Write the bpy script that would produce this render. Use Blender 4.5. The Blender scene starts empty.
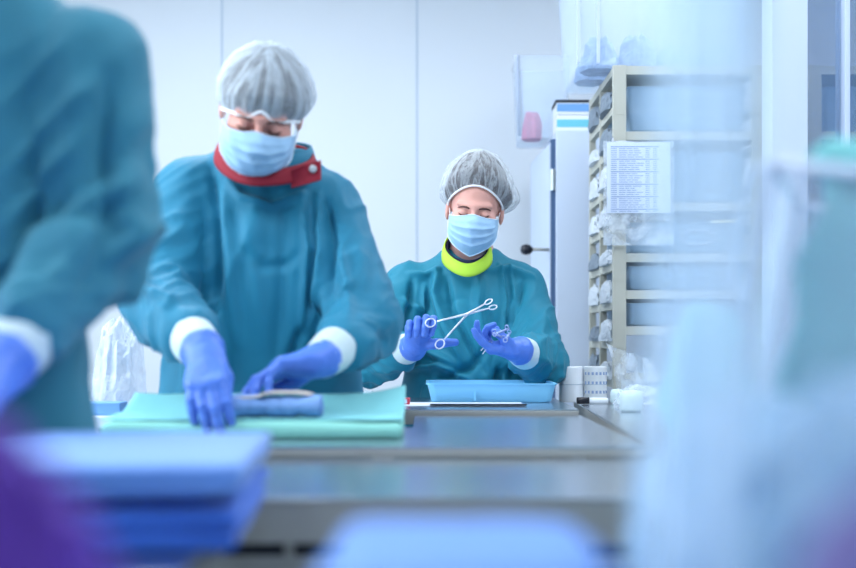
import bpy, bmesh, math, random
import numpy as np
from mathutils import Vector, Matrix

random.seed(7)
FPX, CX, HY, ZC = 1200.0, 428.0, 340.0, 1.075     # focal length in pixels, centre column, horizon row, eye height


def at(px, py, Y):
    """a point of the room at depth Y that the photo shows at (px, py)"""
    s = FPX / Y
    return np.array([(px - CX) / s, Y, ZC + (HY - py) / s])


COL = bpy.context.scene.collection

# ------------------------------------------------------------------ materials


def lin(c):
    return tuple(((v / 255) / 12.92 if v / 255 <= 0.04045 else ((v / 255 + 0.055) / 1.055) ** 2.4) for v in c) + (1.0,)


def mat(name, rgb, rough=0.5, metal=0.0, alpha=1.0, bump=0.0, bscale=200.0, var=0.0, vscale=8.0, trans=0.0,
        sheen=0.0, spec=0.5, stretch=(1, 1, 1), emit=0.0, sub=0.0, ior=1.45, alpha_noise=0.0, ascale=20.0, translucent=0.0):
    m = bpy.data.materials.new(name)
    m.use_nodes = True
    nt = m.node_tree
    N, L = nt.nodes, nt.links
    b = N['Principled BSDF']
    out = N['Material Output']
    b.inputs['Base Color'].default_value = lin(rgb)
    b.inputs['Roughness'].default_value = rough
    b.inputs['Metallic'].default_value = metal
    b.inputs['IOR'].default_value = ior
    b.inputs['Specular IOR Level'].default_value = spec
    b.inputs['Transmission Weight'].default_value = trans
    if sheen:
        b.inputs['Sheen Weight'].default_value = sheen
    if sub:
        b.inputs['Subsurface Weight'].default_value = sub
        b.inputs['Subsurface Radius'].default_value = (0.01, 0.005, 0.003)
    if emit:
        b.inputs['Emission Color'].default_value = lin(rgb)
        b.inputs['Emission Strength'].default_value = emit
    tc = N.new('ShaderNodeTexCoord')
    mp = N.new('ShaderNodeMapping')
    mp.inputs['Scale'].default_value = stretch
    L.new(tc.outputs['Object'], mp.inputs['Vector'])
    if var:
        no = N.new('ShaderNodeTexNoise')
        no.inputs['Scale'].default_value = vscale
        no.inputs['Detail'].default_value = 4
        L.new(mp.outputs['Vector'], no.inputs['Vector'])
        mx = N.new('ShaderNodeMix')
        mx.data_type = 'RGBA'
        a = lin(rgb)
        mx.inputs[6].default_value = tuple(max(0, v * (1 - var)) for v in a[:3]) + (1,)
        mx.inputs[7].default_value = tuple(min(1, v * (1 + var)) for v in a[:3]) + (1,)
        L.new(no.outputs['Fac'], mx.inputs[0])
        L.new(mx.outputs[2], b.inputs['Base Color'])
    if bump:
        nb = N.new('ShaderNodeTexNoise')
        nb.inputs['Scale'].default_value = bscale
        nb.inputs['Detail'].default_value = 3
        L.new(mp.outputs['Vector'], nb.inputs['Vector'])
        bp = N.new('ShaderNodeBump')
        bp.inputs['Strength'].default_value = bump
        bp.inputs['Distance'].default_value = 0.002
        L.new(nb.outputs['Fac'], bp.inputs['Height'])
        L.new(bp.outputs['Normal'], b.inputs['Normal'])
    src = b.outputs[0]
    if translucent:
        tl = N.new('ShaderNodeBsdfTranslucent')
        tl.inputs['Color'].default_value = lin(rgb)
        ms = N.new('ShaderNodeMixShader')
        ms.inputs[0].default_value = translucent
        L.new(src, ms.inputs[1])
        L.new(tl.outputs[0], ms.inputs[2])
        src = ms.outputs[0]
    if alpha < 1.0:
        tr = N.new('ShaderNodeBsdfTransparent')
        ms = N.new('ShaderNodeMixShader')
        ms.inputs[0].default_value = alpha
        L.new(tr.outputs[0], ms.inputs[1])
        L.new(src, ms.inputs[2])
        if alpha_noise:
            na = N.new('ShaderNodeTexNoise')
            na.inputs['Scale'].default_value = ascale
            na.inputs['Detail'].default_value = 3
            L.new(mp.outputs['Vector'], na.inputs['Vector'])
            mr = N.new('ShaderNodeMapRange')
            mr.inputs[1].default_value = 0.35
            mr.inputs[2].default_value = 0.65
            mr.inputs[3].default_value = max(0, alpha - alpha_noise)
            mr.inputs[4].default_value = min(1, alpha + alpha_noise)
            L.new(na.outputs['Fac'], mr.inputs[0])
            L.new(mr.outputs[0], ms.inputs[0])
        src = ms.outputs[0]
    if src != b.outputs[0]:
        L.new(src, out.inputs['Surface'])
    return m


M = {}
M['gown'] = mat('gown_teal', (24, 116, 148), 0.6, bump=0.25, bscale=500, var=0.08, vscale=3, sheen=0.08, spec=0.3)
M['gown_grey'] = mat('gown_teal_worn', (44, 118, 142), 0.7, bump=0.2, bscale=400, var=0.12, vscale=3, sheen=0.1, spec=0.3)
M['gown_far'] = mat('gown_teal_new', (20, 118, 144), 0.6, bump=0.3, bscale=550, var=0.10, vscale=4, sheen=0.06, spec=0.3)
M['glove'] = mat('glove_nitrile', (76, 120, 212), 0.42, bump=0.35, bscale=260, var=0.12, vscale=30, spec=0.5)
M['cuff'] = mat('cuff_knit', (190, 210, 218), 0.9, bump=0.8, bscale=300, stretch=(1, 1, 1), sheen=0.3)
M['skin'] = mat('skin', (214, 160, 148), 0.5, sub=0.12, var=0.06, vscale=30, bump=0.1, bscale=300)
M['skin2'] = mat('skin_warm', (206, 150, 138), 0.5, sub=0.12, var=0.06, vscale=30)
M['hair'] = mat('hair_dark_brown', (62, 54, 56), 0.6, bump=1.0, bscale=60, var=0.3, vscale=40, stretch=(3, 3, 1))
M['hair_grey'] = mat('hair_ash', (92, 90, 92), 0.6, bump=1.0, bscale=60, var=0.25, vscale=40, stretch=(3, 3, 1))
M['brow'] = mat('eyebrow_hair', (78, 52, 48), 0.8)
M['mask'] = mat('mask_blue', (168, 208, 240), 0.8, bump=0.25, bscale=400, var=0.05, vscale=30, translucent=0.15)
M['mask_edge'] = mat('mask_binding', (205, 228, 246), 0.8)
M['loop'] = mat('ear_loop', (235, 240, 245), 0.8)
M['lime'] = mat('collar_lime', (172, 216, 66), 0.8, bump=0.3, bscale=400)
M['red'] = mat('collar_red', (140, 22, 44), 0.75, bump=0.5, bscale=300, var=0.1, vscale=200)
M['undershirt'] = mat('undershirt_navy', (30, 40, 78), 0.85)
M['clamp'] = mat('clamp_steel', (150, 168, 214), 0.4, metal=0.9)
M['dim'] = mat('cloth_dim_purple', (88, 84, 142), 0.7, bump=0.5, bscale=60, var=0.25, vscale=18)
M['pot'] = mat('pot_pale', (204, 224, 230), 0.5)
M['packet'] = mat('packet_white', (200, 210, 220), 0.6, var=0.1, vscale=30)
M['film_soft'] = mat('soft_film', (212, 224, 240), 0.45, alpha=0.5, bump=0.5, bscale=20, alpha_noise=0.15, ascale=14)
M['snap'] = mat('snap_metal', (190, 200, 205), 0.35, metal=0.8)
M['trouser'] = mat('trousers_blue', (70, 120, 160), 0.8, bump=0.2)
M['shoe'] = mat('shoe_white', (225, 228, 230), 0.6)
M['steel'] = mat('steel_brushed', (196, 204, 212), 0.24, metal=1.0, bump=0.05, bscale=30, stretch=(1, 30, 1), var=0.05, vscale=3)
M['steel_side'] = mat('steel_matt', (164, 166, 164), 0.5, metal=0.35, var=0.05, vscale=4)
M['chrome'] = mat('instrument_steel', (214, 220, 232), 0.36, metal=1.0)
M['dark'] = mat('dark_gap', (22, 30, 44), 0.7)
M['gap_shade'] = mat('gap_shade_blue', (70, 96, 132), 0.7)  # shade of the cabinet door gap, given as a colour
M['pack_mid'] = mat('pack_film_blue', (164, 192, 228), 0.4, alpha=0.75, bump=0.7, bscale=40, alpha_noise=0.15, ascale=30)
M['black'] = mat('black_plastic', (24, 28, 40), 0.35)
M['wall'] = mat('wall_panel', (209, 217, 225), 0.6, var=0.02, vscale=1.0, bump=0.03, bscale=60)
M['seam'] = mat('wall_seam', (176, 192, 208), 0.6)
M['floor'] = mat('floor_vinyl', (186, 198, 208), 0.35, var=0.05, vscale=5)
M['ceil'] = mat('ceiling_panel', (236, 240, 244), 0.8, bump=0.05)
M['white'] = mat('white_enamel', (202, 216, 236), 0.4, var=0.02)
M['white_p'] = mat('white_plastic', (230, 236, 242), 0.45)
M['beige'] = mat('rack_beige', (182, 184, 174), 0.6, var=0.04, vscale=6, bump=0.1, bscale=100)
M['film'] = mat('clear_film', (226, 238, 250), 0.16, alpha=0.34, bump=0.6, bscale=25, alpha_noise=0.22, ascale=24, spec=0.9)
M['film_blue'] = mat('blue_film', (168, 204, 242), 0.3, alpha=0.62, bump=0.7, bscale=30, alpha_noise=0.2, ascale=26, spec=0.6, translucent=0.3)
M['film_dense'] = mat('milky_film', (150, 184, 212), 0.35, alpha=0.66, bump=0.5, bscale=14, alpha_noise=0.14, ascale=9, translucent=0.35)
M['sheet'] = mat('milky_sheet', (206, 228, 244), 0.35, alpha=0.74, bump=0.4, bscale=10, alpha_noise=0.16, ascale=7, translucent=0.5)
M['sheet_thin'] = mat('thin_milky_sheet', (200, 226, 244), 0.4, alpha=0.38, bump=0.3, bscale=10, alpha_noise=0.1, ascale=6, translucent=0.5)
M['bin'] = mat('bin_clear_plastic', (200, 220, 242), 0.25, alpha=0.24, spec=0.6, var=0.04)
M['bin_blue'] = mat('bin_frosted_plastic', (158, 192, 220), 0.35, alpha=0.72, spec=0.5, var=0.08, vscale=14, translucent=0.2)
M['rim'] = mat('bin_rim_plastic', (200, 214, 236), 0.3, alpha=0.8)
M['pink'] = mat('pink_packets', (226, 104, 146), 0.6, var=0.2, vscale=60)
M['mint'] = mat('wrap_mint', (138, 208, 198), 0.75, bump=0.3, bscale=300, var=0.05, vscale=10, translucent=0.1)
M['aqua'] = mat('wrap_turquoise', (132, 206, 212), 0.75, bump=0.3, bscale=300, var=0.05, vscale=10, translucent=0.1)
M['teal_pack'] = mat('wrap_teal_pack', (120, 196, 200), 0.75, bump=0.4, bscale=120, var=0.08, vscale=14)
M['towel'] = mat('towel_blue', (122, 160, 216), 0.9, bump=0.9, bscale=260, var=0.12, vscale=90)
M['beige_cloth'] = mat('cloth_beige', (206, 196, 190), 0.9, bump=0.5, bscale=300)
M['drape'] = mat('drape_blue', (46, 104, 206), 0.7, bump=0.3, bscale=200, var=0.06, vscale=10, sheen=0.2)
M['drape_light'] = mat('drape_light_blue', (92, 142, 216), 0.7, bump=0.3, bscale=200, var=0.05, vscale=10, sheen=0.3)
M['pack_light'] = mat('pack_light_blue', (96, 140, 212), 0.6, bump=0.4, bscale=60, var=0.06, vscale=10)
M['purple'] = mat('cloth_purple', (84, 42, 158), 0.6, bump=0.5, bscale=60, var=0.35, vscale=18)
M['tray'] = mat('tray_blue_plastic', (132, 206, 244), 0.35, var=0.04, spec=0.5, translucent=0.15)
M['paper'] = mat('paper_white', (208, 220, 240), 0.7)
M['ink'] = mat('print_blue_grey', (142, 164, 200), 0.8)
M['ink_red'] = mat('print_red', (196, 70, 84), 0.7)
M['box_blue'] = mat('card_blue', (110, 160, 216), 0.6, var=0.05)
M['box_teal'] = mat('card_teal', (110, 196, 214), 0.6, var=0.05)
M['dots'] = mat('roll_label', (214, 220, 224), 0.6, bump=0.1, bscale=60)
M['lamp'] = mat('lamp_diffuser', (240, 247, 255), 0.5, emit=3.0)
M['glass'] = mat('partition_glass', (120, 152, 190), 0.05, alpha=0.42, spec=0.8)
M['yellow'] = mat('label_yellow', (226, 214, 150), 0.7)
M['grey_item'] = mat('grey_packets', (120, 134, 148), 0.6, var=0.3, vscale=40)

# ------------------------------------------------------------------ objects


def link_mesh(name, V, F, m, parent=None, smooth=True, loc=None):
    me = bpy.data.meshes.new(name)
    V = np.asarray(V, dtype=float)
    o = bpy.data.objects.new(name, me)
    COL.objects.link(o)
    if parent is not None:
        o.parent = parent
        V = V - np.array(world(parent))
    elif loc is not None:
        o.location = loc
        V = V - np.array(loc)
    me.from_pydata([tuple(v) for v in V], [], [tuple(int(i) for i in f) for f in F])
    if isinstance(m, str):
        m = M[m]
    me.materials.append(m)
    me.validate()
    bm = bmesh.new()
    bm.from_mesh(me)
    bmesh.ops.recalc_face_normals(bm, faces=bm.faces)
    bm.to_mesh(me)
    bm.free()
    if smooth:
        me.polygons.foreach_set('use_smooth', [True] * len(me.polygons))
    me.update()
    return o


def world(o):
    p = Vector(o.location)
    q = o.parent
    while q is not None:
        p = p + Vector(q.location)
        q = q.parent
    return p


def tag(o, label=None, cat=None, group=None, kind=None):
    if label:
        o['label'] = label
    if cat:
        o['category'] = cat
    if group:
        o['group'] = group
    if kind:
        o['kind'] = kind
    return o


def thing(name, loc, label, cat, group=None):
    o = bpy.data.objects.new(name, None)
    COL.objects.link(o)
    o.location = tuple(float(v) for v in loc)
    o.empty_display_size = 0.05
    return tag(o, label, cat, group)


class MB:
    """collects shapes; build() links them as one mesh"""

    def __init__(s):
        s.V, s.F = [], []

    def add(s, V, F):
        n = len(s.V)
        s.V.extend([tuple(v) for v in V])
        s.F.extend([tuple(i + n for i in f) for f in F])
        return s

    def box(s, x0, x1, y0, y1, z0, z1, b=0.0, R=None, c=None):
        bm = bmesh.new()
        bmesh.ops.create_cube(bm, size=1.0)
        for v in bm.verts:
            v.co = Vector(((x0 + x1) / 2 + v.co.x * (x1 - x0), (y0 + y1) / 2 + v.co.y * (y1 - y0), (z0 + z1) / 2 + v.co.z * (z1 - z0)))
        if b:
            bmesh.ops.bevel(bm, geom=bm.edges[:], offset=b, segments=2, affect='EDGES', profile=0.6)
        if R is not None:
            c = Vector(c) if c is not None else Vector(((x0 + x1) / 2, (y0 + y1) / 2, (z0 + z1) / 2))
            for v in bm.verts:
                v.co = R @ (v.co - c) + c
        bm.verts.index_update()
        s.add([tuple(v.co) for v in bm.verts], [[v.index for v in f.verts] for f in bm.faces])
        bm.free()
        return s

    def tube(s, pts, r, n=8, closed=False):
        pts = [np.array(p, float) for p in pts]
        k = len(pts)
        rr = r if hasattr(r, '__len__') else [r] * k
        V, F = [], []
        up = None
        for i in range(k):
            if closed:
                t = pts[(i + 1) % k] - pts[i - 1]
            else:
                t = pts[min(i + 1, k - 1)] - pts[max(i - 1, 0)]
            t = t / (np.linalg.norm(t) + 1e-9)
            if up is None:
                a = np.array([0, 0, 1.0]) if abs(t[2]) < 0.9 else np.array([1.0, 0, 0])
                up = a
            u = up - t * np.dot(up, t)
            u /= np.linalg.norm(u) + 1e-9
            up = u
            w = np.cross(t, u)
            for j in range(n):
                an = 2 * math.pi * j / n
                V.append(pts[i] + rr[i] * (math.cos(an) * u + math.sin(an) * w))
        m = k if closed else k - 1
        for i in range(m):
            for j in range(n):
                F.append((i * n + j, i * n + (j + 1) % n, ((i + 1) % k) * n + (j + 1) % n, ((i + 1) % k) * n + j))
        if not closed:
            F.append(tuple(range(n))[::-1])
            F.append(tuple(range((k - 1) * n, k * n)))
        return s.add(V, F)

    def lathe(s, prof, c, n=28, axis=None):
        """prof: (radius, height) pairs"""
        V, F = [], []
        k = len(prof)
        for (r, h) in prof:
            for j in range(n):
                an = 2 * math.pi * j / n
                V.append((c[0] + r * math.cos(an), c[1] + r * math.sin(an), c[2] + h))
        if axis is not None:
            q = Vector((0, 0, 1)).rotation_difference(Vector(axis)).to_matrix()
            V = [tuple(q @ (Vector(v) - Vector(c)) + Vector(c)) for v in V]
        for i in range(k - 1):
            for j in range(n):
                F.append((i * n + j, i * n + (j + 1) % n, (i + 1) * n + (j + 1) % n, (i + 1) * n + j))
        if prof[0][0] > 1e-5:
            F.append(tuple(range(n))[::-1])
        if prof[-1][0] > 1e-5:
            F.append(tuple(range((k - 1) * n, k * n)))
        return s.add(V, F)

    def prism(s, poly, z0, z1):
        n = len(poly)
        V = [(x, y, z0) for x, y in poly] + [(x, y, z1) for x, y in poly]
        F = [tuple(range(n))[::-1], tuple(range(n, 2 * n))] + [(i, (i + 1) % n, n + (i + 1) % n, n + i) for i in range(n)]
        return s.add(V, F)

    def build(s, name, m, parent=None, smooth=False, loc=None, label=None):
        if parent is None and loc is None:
            a = np.array(s.V)
            loc = ((a[:, 0].min() + a[:, 0].max()) / 2, (a[:, 1].min() + a[:, 1].max()) / 2, a[:, 2].min())
        o = link_mesh(name, s.V, s.F, m, parent, smooth, loc)
        if label:
            o['label'] = label
        return o


def bevel(o, w=0.004, seg=2):
    md = o.modifiers.new('bevel', 'BEVEL')
    md.width = w
    md.segments = seg
    md.limit_method = 'ANGLE'
    return o


def auto_smooth(o, deg=40):
    me = o.data
    me.polygons.foreach_set('use_smooth', [True] * len(me.polygons))
    bm = bmesh.new()
    bm.from_mesh(me)
    for e in bm.edges:
        if len(e.link_faces) == 2 and e.calc_face_angle(0) > math.radians(deg):
            e.smooth = False
    bm.to_mesh(me)
    bm.free()
    return o


def copy_tree(o, parent=None):
    c = o.copy()
    COL.objects.link(c)
    if parent is not None:
        c.parent = parent
    for ch in [x for x in bpy.data.objects if x.parent == o]:
        copy_tree(ch, c)
    return c


# ------------------------------------------------------------------ noise (numpy)


def _h(i, j, k, seed):
    n = (i * 374761393 + j * 668265263 + k * 2147483647 + seed * 1274126177) & 0xffffffff
    n = ((n ^ (n >> 13)) * 1274126177) & 0xffffffff
    n = (n ^ (n >> 16)) & 0xffffffff
    return n / 4294967295.0


def vnoise(P, seed=0):
    P = np.asarray(P, float)
    I = np.floor(P).astype(np.int64)
    f = P - I
    f = f * f * f * (f * (f * 6 - 15) + 10)
    r = 0
    for dx in (0, 1):
        for dy in (0, 1):
            for dz in (0, 1):
                w = (f[:, 0] if dx else 1 - f[:, 0]) * (f[:, 1] if dy else 1 - f[:, 1]) * (f[:, 2] if dz else 1 - f[:, 2])
                r = r + w * _h(I[:, 0] + dx, I[:, 1] + dy, I[:, 2] + dz, seed)
    return r * 2 - 1


def fbm(P, seed=0, oct=3):
    a, s, t = 1.0, 0.0, 0.0
    for o in range(oct):
        s = s + a * vnoise(P * 2 ** o, seed + o)
        t += a
        a *= 0.5
    return s / t


def ridged(P, seed=0, oct=2):
    a, s, t = 1.0, 0.0, 0.0
    for o in range(oct):
        s = s + a * (1 - np.abs(vnoise(P * 2 ** o, seed + o)) * 2.0)
        t += a
        a *= 0.45
    return s / t


# ------------------------------------------------------------------ distance field bodies

CAP = 0.07


class Field:
    def __init__(s, lo, hi, res):
        s.lo = np.array(lo, float)
        s.res = res
        s.n = np.ceil((np.array(hi) - s.lo) / res).astype(int) + 1
        s.F = np.full(tuple(s.n), CAP, np.float32)

    def block(s, lo, hi):
        a = np.clip(np.floor((np.array(lo) - CAP - s.lo) / s.res).astype(int), 0, s.n)
        b = np.clip(np.ceil((np.array(hi) + CAP - s.lo) / s.res).astype(int) + 1, 0, s.n)
        if np.any(b <= a):
            return None
        ax = [s.lo[i] + s.res * np.arange(a[i], b[i]) for i in range(3)]
        sl = tuple(slice(a[i], b[i]) for i in range(3))
        X, Y, Z = np.meshgrid(*ax, indexing='ij')
        return sl, X.astype(np.float32), Y.astype(np.float32), Z.astype(np.float32)

    def join(s, sl, d, k):
        a = s.F[sl]
        if k <= 0:
            s.F[sl] = np.minimum(a, d)
            return
        h = np.clip(0.5 + 0.5 * (d - a) / k, 0, 1)
        s.F[sl] = d + (a - d) * h - k * h * (1 - h)

    def cone(s, a, b, r1, r2, k=0.02, cut=False):
        a, b = np.array(a, float), np.array(b, float)
        R = max(r1, r2)
        B = s.block(np.minimum(a, b) - R, np.maximum(a, b) + R)
        if B is None:
            return
        sl, X, Y, Z = B
        ab = b - a
        L2 = float(ab @ ab) + 1e-12
        t = np.clip(((X - a[0]) * ab[0] + (Y - a[1]) * ab[1] + (Z - a[2]) * ab[2]) / L2, 0, 1)
        d = np.sqrt((X - a[0] - t * ab[0]) ** 2 + (Y - a[1] - t * ab[1]) ** 2 + (Z - a[2] - t * ab[2]) ** 2) - (r1 + (r2 - r1) * t)
        if cut:
            F = s.F[sl]
            h = np.clip(0.5 - 0.5 * (F + d) / k, 0, 1)
            s.F[sl] = F + (-d - F) * h + k * h * (1 - h)
        else:
            s.join(sl, d, k)

    def ell(s, c, r, R=None, k=0.02):
        c = np.array(c, float)
        r = np.array(r, float)
        m = r.max()
        B = s.block(c - m, c + m)
        if B is None:
            return
        sl, X, Y, Z = B
        D = [X - c[0], Y - c[1], Z - c[2]]
        if R is not None:
            R = np.array(R)
            D = [R[0, i] * D[0] + R[1, i] * D[1] + R[2, i] * D[2] for i in range(3)]
        k0 = np.sqrt(sum((D[i] / r[i]) ** 2 for i in range(3)))
        k1 = np.sqrt(sum((D[i] / r[i] ** 2) ** 2 for i in range(3))) + 1e-6
        s.join(sl, k0 * (k0 - 1) / k1, k)

    def tower(s, levels, k=0.03):
        """levels: (z, cx, cy, rx, ry) rows, rising z"""
        A = np.array(sorted(levels), float)
        lo = np.array([(A[:, 1] - A[:, 3]).min(), (A[:, 2] - A[:, 4]).min(), A[0, 0]])
        hi = np.array([(A[:, 1] + A[:, 3]).max(), (A[:, 2] + A[:, 4]).max(), A[-1, 0]])
        B = s.block(lo, hi)
        sl, X, Y, Z = B
        z1 = Z[0, 0, :]
        f = [np.interp(z1, A[:, 0], A[:, i]) for i in range(1, 5)]
        # soften the level profile
        for _ in range(6):
            f = [np.convolve(np.pad(q, 2, mode='edge'), np.ones(5) / 5, 'valid') for q in f]
        cx, cy, rx, ry = [q.astype(np.float32)[None, None, :] for q in f]
        ex, ey = (X - cx), (Y - cy)
        k0 = np.sqrt((ex / rx) ** 2 + (ey / ry) ** 2) + 1e-6
        k1 = np.sqrt((ex / rx ** 2) ** 2 + (ey / ry ** 2) ** 2) + 1e-6
        d = k0 * (k0 - 1) / k1
        dz = np.maximum(A[0, 0] - Z, Z - A[-1, 0])
        s.join(sl, np.maximum(d, dz), k)

    def mesh(s):
        F = s.F
        nx, ny, nz = F.shape
        S = F < 0
        c = S[:-1, :-1, :-1].astype(np.int8)
        cnt = np.zeros((nx - 1, ny - 1, nz - 1), np.int8)
        cs = [(i, j, k) for i in (0, 1) for j in (0, 1) for k in (0, 1)]
        for (i, j, k) in cs:
            cnt += S[i:nx - 1 + i, j:ny - 1 + j, k:nz - 1 + k]
        act = (cnt > 0) & (cnt < 8)
        I = np.argwhere(act)
        idx = np.full(act.shape, -1, np.int64)
        idx[act] = np.arange(len(I))
        P = np.zeros((len(I), 3))
        W = np.zeros(len(I))
        for a in range(8):
            for b in range(a + 1, 8):
                A, Bc = cs[a], cs[b]
                if sum(abs(A[q] - Bc[q]) for q in range(3)) != 1:
                    continue
                fa = F[I[:, 0] + A[0], I[:, 1] + A[1], I[:, 2] + A[2]]
                fb = F[I[:, 0] + Bc[0], I[:, 1] + Bc[1], I[:, 2] + Bc[2]]
                m = (fa < 0) != (fb < 0)
                t = np.where(m, fa / (fa - fb + 1e-12), 0)
                for q in range(3):
                    P[:, q] += np.where(m, A[q] + t * (Bc[q] - A[q]), 0)
                W += m
        P = s.lo + s.res * (I + P / W[:, None])
        Q = []
        for ax in range(3):
            o1, o2 = [(1, 2), (2, 0), (0, 1)][ax]
            sa = [slice(None)] * 3
            sb = [slice(None)] * 3
            sa[ax] = slice(0, -1)
            sb[ax] = slice(1, None)
            ch = S[tuple(sa)] != S[tuple(sb)]
            E = np.argwhere(ch)
            E = E[(E[:, o1] > 0) & (E[:, o2] > 0) & (E[:, o1] < F.shape[o1] - 1) & (E[:, o2] < F.shape[o2] - 1)]
            if not len(E):
                continue
            fl = S[E[:, 0], E[:, 1], E[:, 2]]
            q = []
            for (d1, d2) in ((0, 0), (-1, 0), (-1, -1), (0, -1)):
                T = E.copy()
                T[:, o1] += d1
                T[:, o2] += d2
                q.append(idx[T[:, 0], T[:, 1], T[:, 2]])
            q = np.stack(q, 1)
            q[fl] = q[fl][:, ::-1]
            Q.append(q)
        Q = np.concatenate(Q)[:, ::-1]
        return P, Q


def quad_normals(P, Q):
    n = np.cross(P[Q[:, 2]] - P[Q[:, 0]], P[Q[:, 3]] - P[Q[:, 1]])
    N = np.zeros_like(P)
    for i in range(4):
        np.add.at(N, Q[:, i], n)
    return N / (np.linalg.norm(N, axis=1)[:, None] + 1e-12)


def relax(P, Q, it=2, f=0.5):
    for _ in range(it):
        S = np.zeros_like(P)
        C = np.zeros(len(P))
        for i in range(4):
            for j in ((i + 1) % 4, (i + 3) % 4):
                np.add.at(S, Q[:, i], P[Q[:, j]])
                np.add.at(C, Q[:, i], 1)
        P = P + f * (S / np.maximum(C, 1)[:, None] - P)
    return P


def link_quads(name, P, Q, m, parent, label=None):
    me = bpy.data.meshes.new(name)
    o = bpy.data.objects.new(name, me)
    COL.objects.link(o)
    if parent is not None:
        o.parent = parent
        P = P - np.array(world(parent))
    me.vertices.add(len(P))
    me.vertices.foreach_set('co', P.astype(np.float32).ravel())
    me.loops.add(len(Q) * 4)
    me.loops.foreach_set('vertex_index', Q.astype(np.int32).ravel())
    me.polygons.add(len(Q))
    me.polygons.foreach_set('loop_start', np.arange(0, len(Q) * 4, 4, dtype=np.int32))
    me.polygons.foreach_set('use_smooth', np.ones(len(Q), bool))
    me.materials.append(M[m] if isinstance(m, str) else m)
    me.update(calc_edges=True)
    me.validate()
    if label:
        o['label'] = label
    return o
# ------------------------------------------------------------------ people


def rot(pitch, yaw, roll):
    """head turn in degrees: pitch nods the face down, yaw turns it, roll tips the crown towards +x"""
    return np.array(Matrix.Rotation(math.radians(roll), 3, 'Y') @ Matrix.Rotation(math.radians(yaw), 3, 'Z') @ Matrix.Rotation(math.radians(pitch), 3, 'X'))


def unit(v):
    v = np.array(v, float)
    return v / (np.linalg.norm(v) + 1e-12)


FING = {'index': (0.029, 0.090, (0.041, 0.026, 0.021), 0.0098), 'middle': (0.0095, 0.094, (0.046, 0.029, 0.022), 0.0100),
        'ring': (-0.0105, 0.090, (0.042, 0.027, 0.022), 0.0096), 'little': (-0.029, 0.081, (0.033, 0.021, 0.019), 0.0086)}


def hand_prims(W, d, n, s, curls, thumb, splay=None, sc=1.0, grow=0.0, fore=None):
    """cones of one hand. d: towards the fingers, n: out of the palm, s: towards the thumb; curls: per finger three bends in degrees"""
    d = unit(d)
    n = unit(np.array(n, float) - d * np.dot(n, d))
    c = np.cross(d, n)
    s = c if np.dot(c, s) > 0 else -c
    W = np.array(W, float)
    out = []
    tips = {}
    for f, (off, up, ln, r) in FING.items():
        r = r * sc + grow
        base = W + (d * up + s * off) * sc
        k = (W + s * off * 0.55 * sc + d * 0.008)
        out.append((k, base, 0.0165 * sc + grow, 0.0125 * sc + grow, 0.016))
        a = 0.0
        sp = math.radians((splay or {}).get(f, off * 160))
        p = base
        for i in range(3):
            a += math.radians(curls[f][i])
            dd = (d * math.cos(sp) + s * math.sin(sp))
            v = dd * math.cos(a) + n * math.sin(a)
            q = p + v * ln[i] * sc
            r1 = r * (1.06 - 0.06 * i)
            r2 = r * (1.0 - 0.07 * i) if i < 2 else r * 0.80
            out.append((p, q, r1, r2, 0.006 if i == 0 else 0.003))
            p = q
        tips[f] = p
    p = W + (d * 0.018 + s * 0.020 + n * 0.006) * sc
    rr = [0.017, 0.0145, 0.0118, 0.0098]
    for i, (ln, v) in enumerate(zip((0.044, 0.033, 0.028), thumb)):
        v = unit(d * v[0] + s * v[1] + n * v[2])
        q = p + v * ln * sc
        out.append((p, q, rr[i] * sc + grow, rr[i + 1] * sc + grow, 0.012 if i == 0 else 0.003))
        p = q
    tips['thumb'] = p
    out.append((W - d * 0.004, W + d * 0.05 * sc, 0.024 * sc + grow, 0.020 * sc + grow, 0.016))
    return out, tips


def head_field(Fd, C, R, sc=1.0):
    w = lambda p: np.array(C) + R @ (np.array(p, float) * sc)
    E = lambda c, r, k=0.02: Fd.ell(w(c), np.array(r) * sc, R, k)
    E((0, 0.015, 0.03), (0.074, 0.094, 0.088), 0.02)
    E((0, -0.03, -0.045), (0.056, 0.058, 0.074), 0.03)
    E((0, -0.072, -0.098), (0.024, 0.02, 0.02), 0.02)
    for sg in (-1, 1):
        E((sg * 0.036, -0.052, -0.03), (0.028, 0.030, 0.030), 0.02)
        Fd.cone(w((sg * 0.008, -0.084, 0.020)), w((sg * 0.045, -0.070, 0.022)), 0.009, 0.008, 0.012)
    for sg in (-1, 1):
        Fd.cone(w((sg * 0.031, -0.104, -0.001)), w((sg * 0.034, -0.104, -0.001)), 0.014, 0.014, 0.01, cut=True)
    for sg in (-1, 1):
        E((sg * 0.031, -0.0765, -0.002), (0.0145, 0.0125, 0.0115), 0.003)
    Fd.cone(w((0, -0.086, 0.012)), w((0, -0.108, -0.032)), 0.0065, 0.0105, 0.008)
    for sg in (-1, 1):
        Fd.cone(w((sg * 0.010, -0.098, -0.036)), w((sg * 0.011, -0.094, -0.036)), 0.008, 0.008, 0.006)
    Fd.cone(w((-0.018, -0.088, -0.064)), w((0.018, -0.088, -0.064)), 0.007, 0.007, 0.006)
    Fd.cone(w((-0.014, -0.086, -0.074)), w((0.014, -0.086, -0.074)), 0.007, 0.007, 0.005)
    for sg in (-1, 1):
        E((sg * 0.079, 0.012, -0.012), (0.008, 0.018, 0.031), 0.006)


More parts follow.
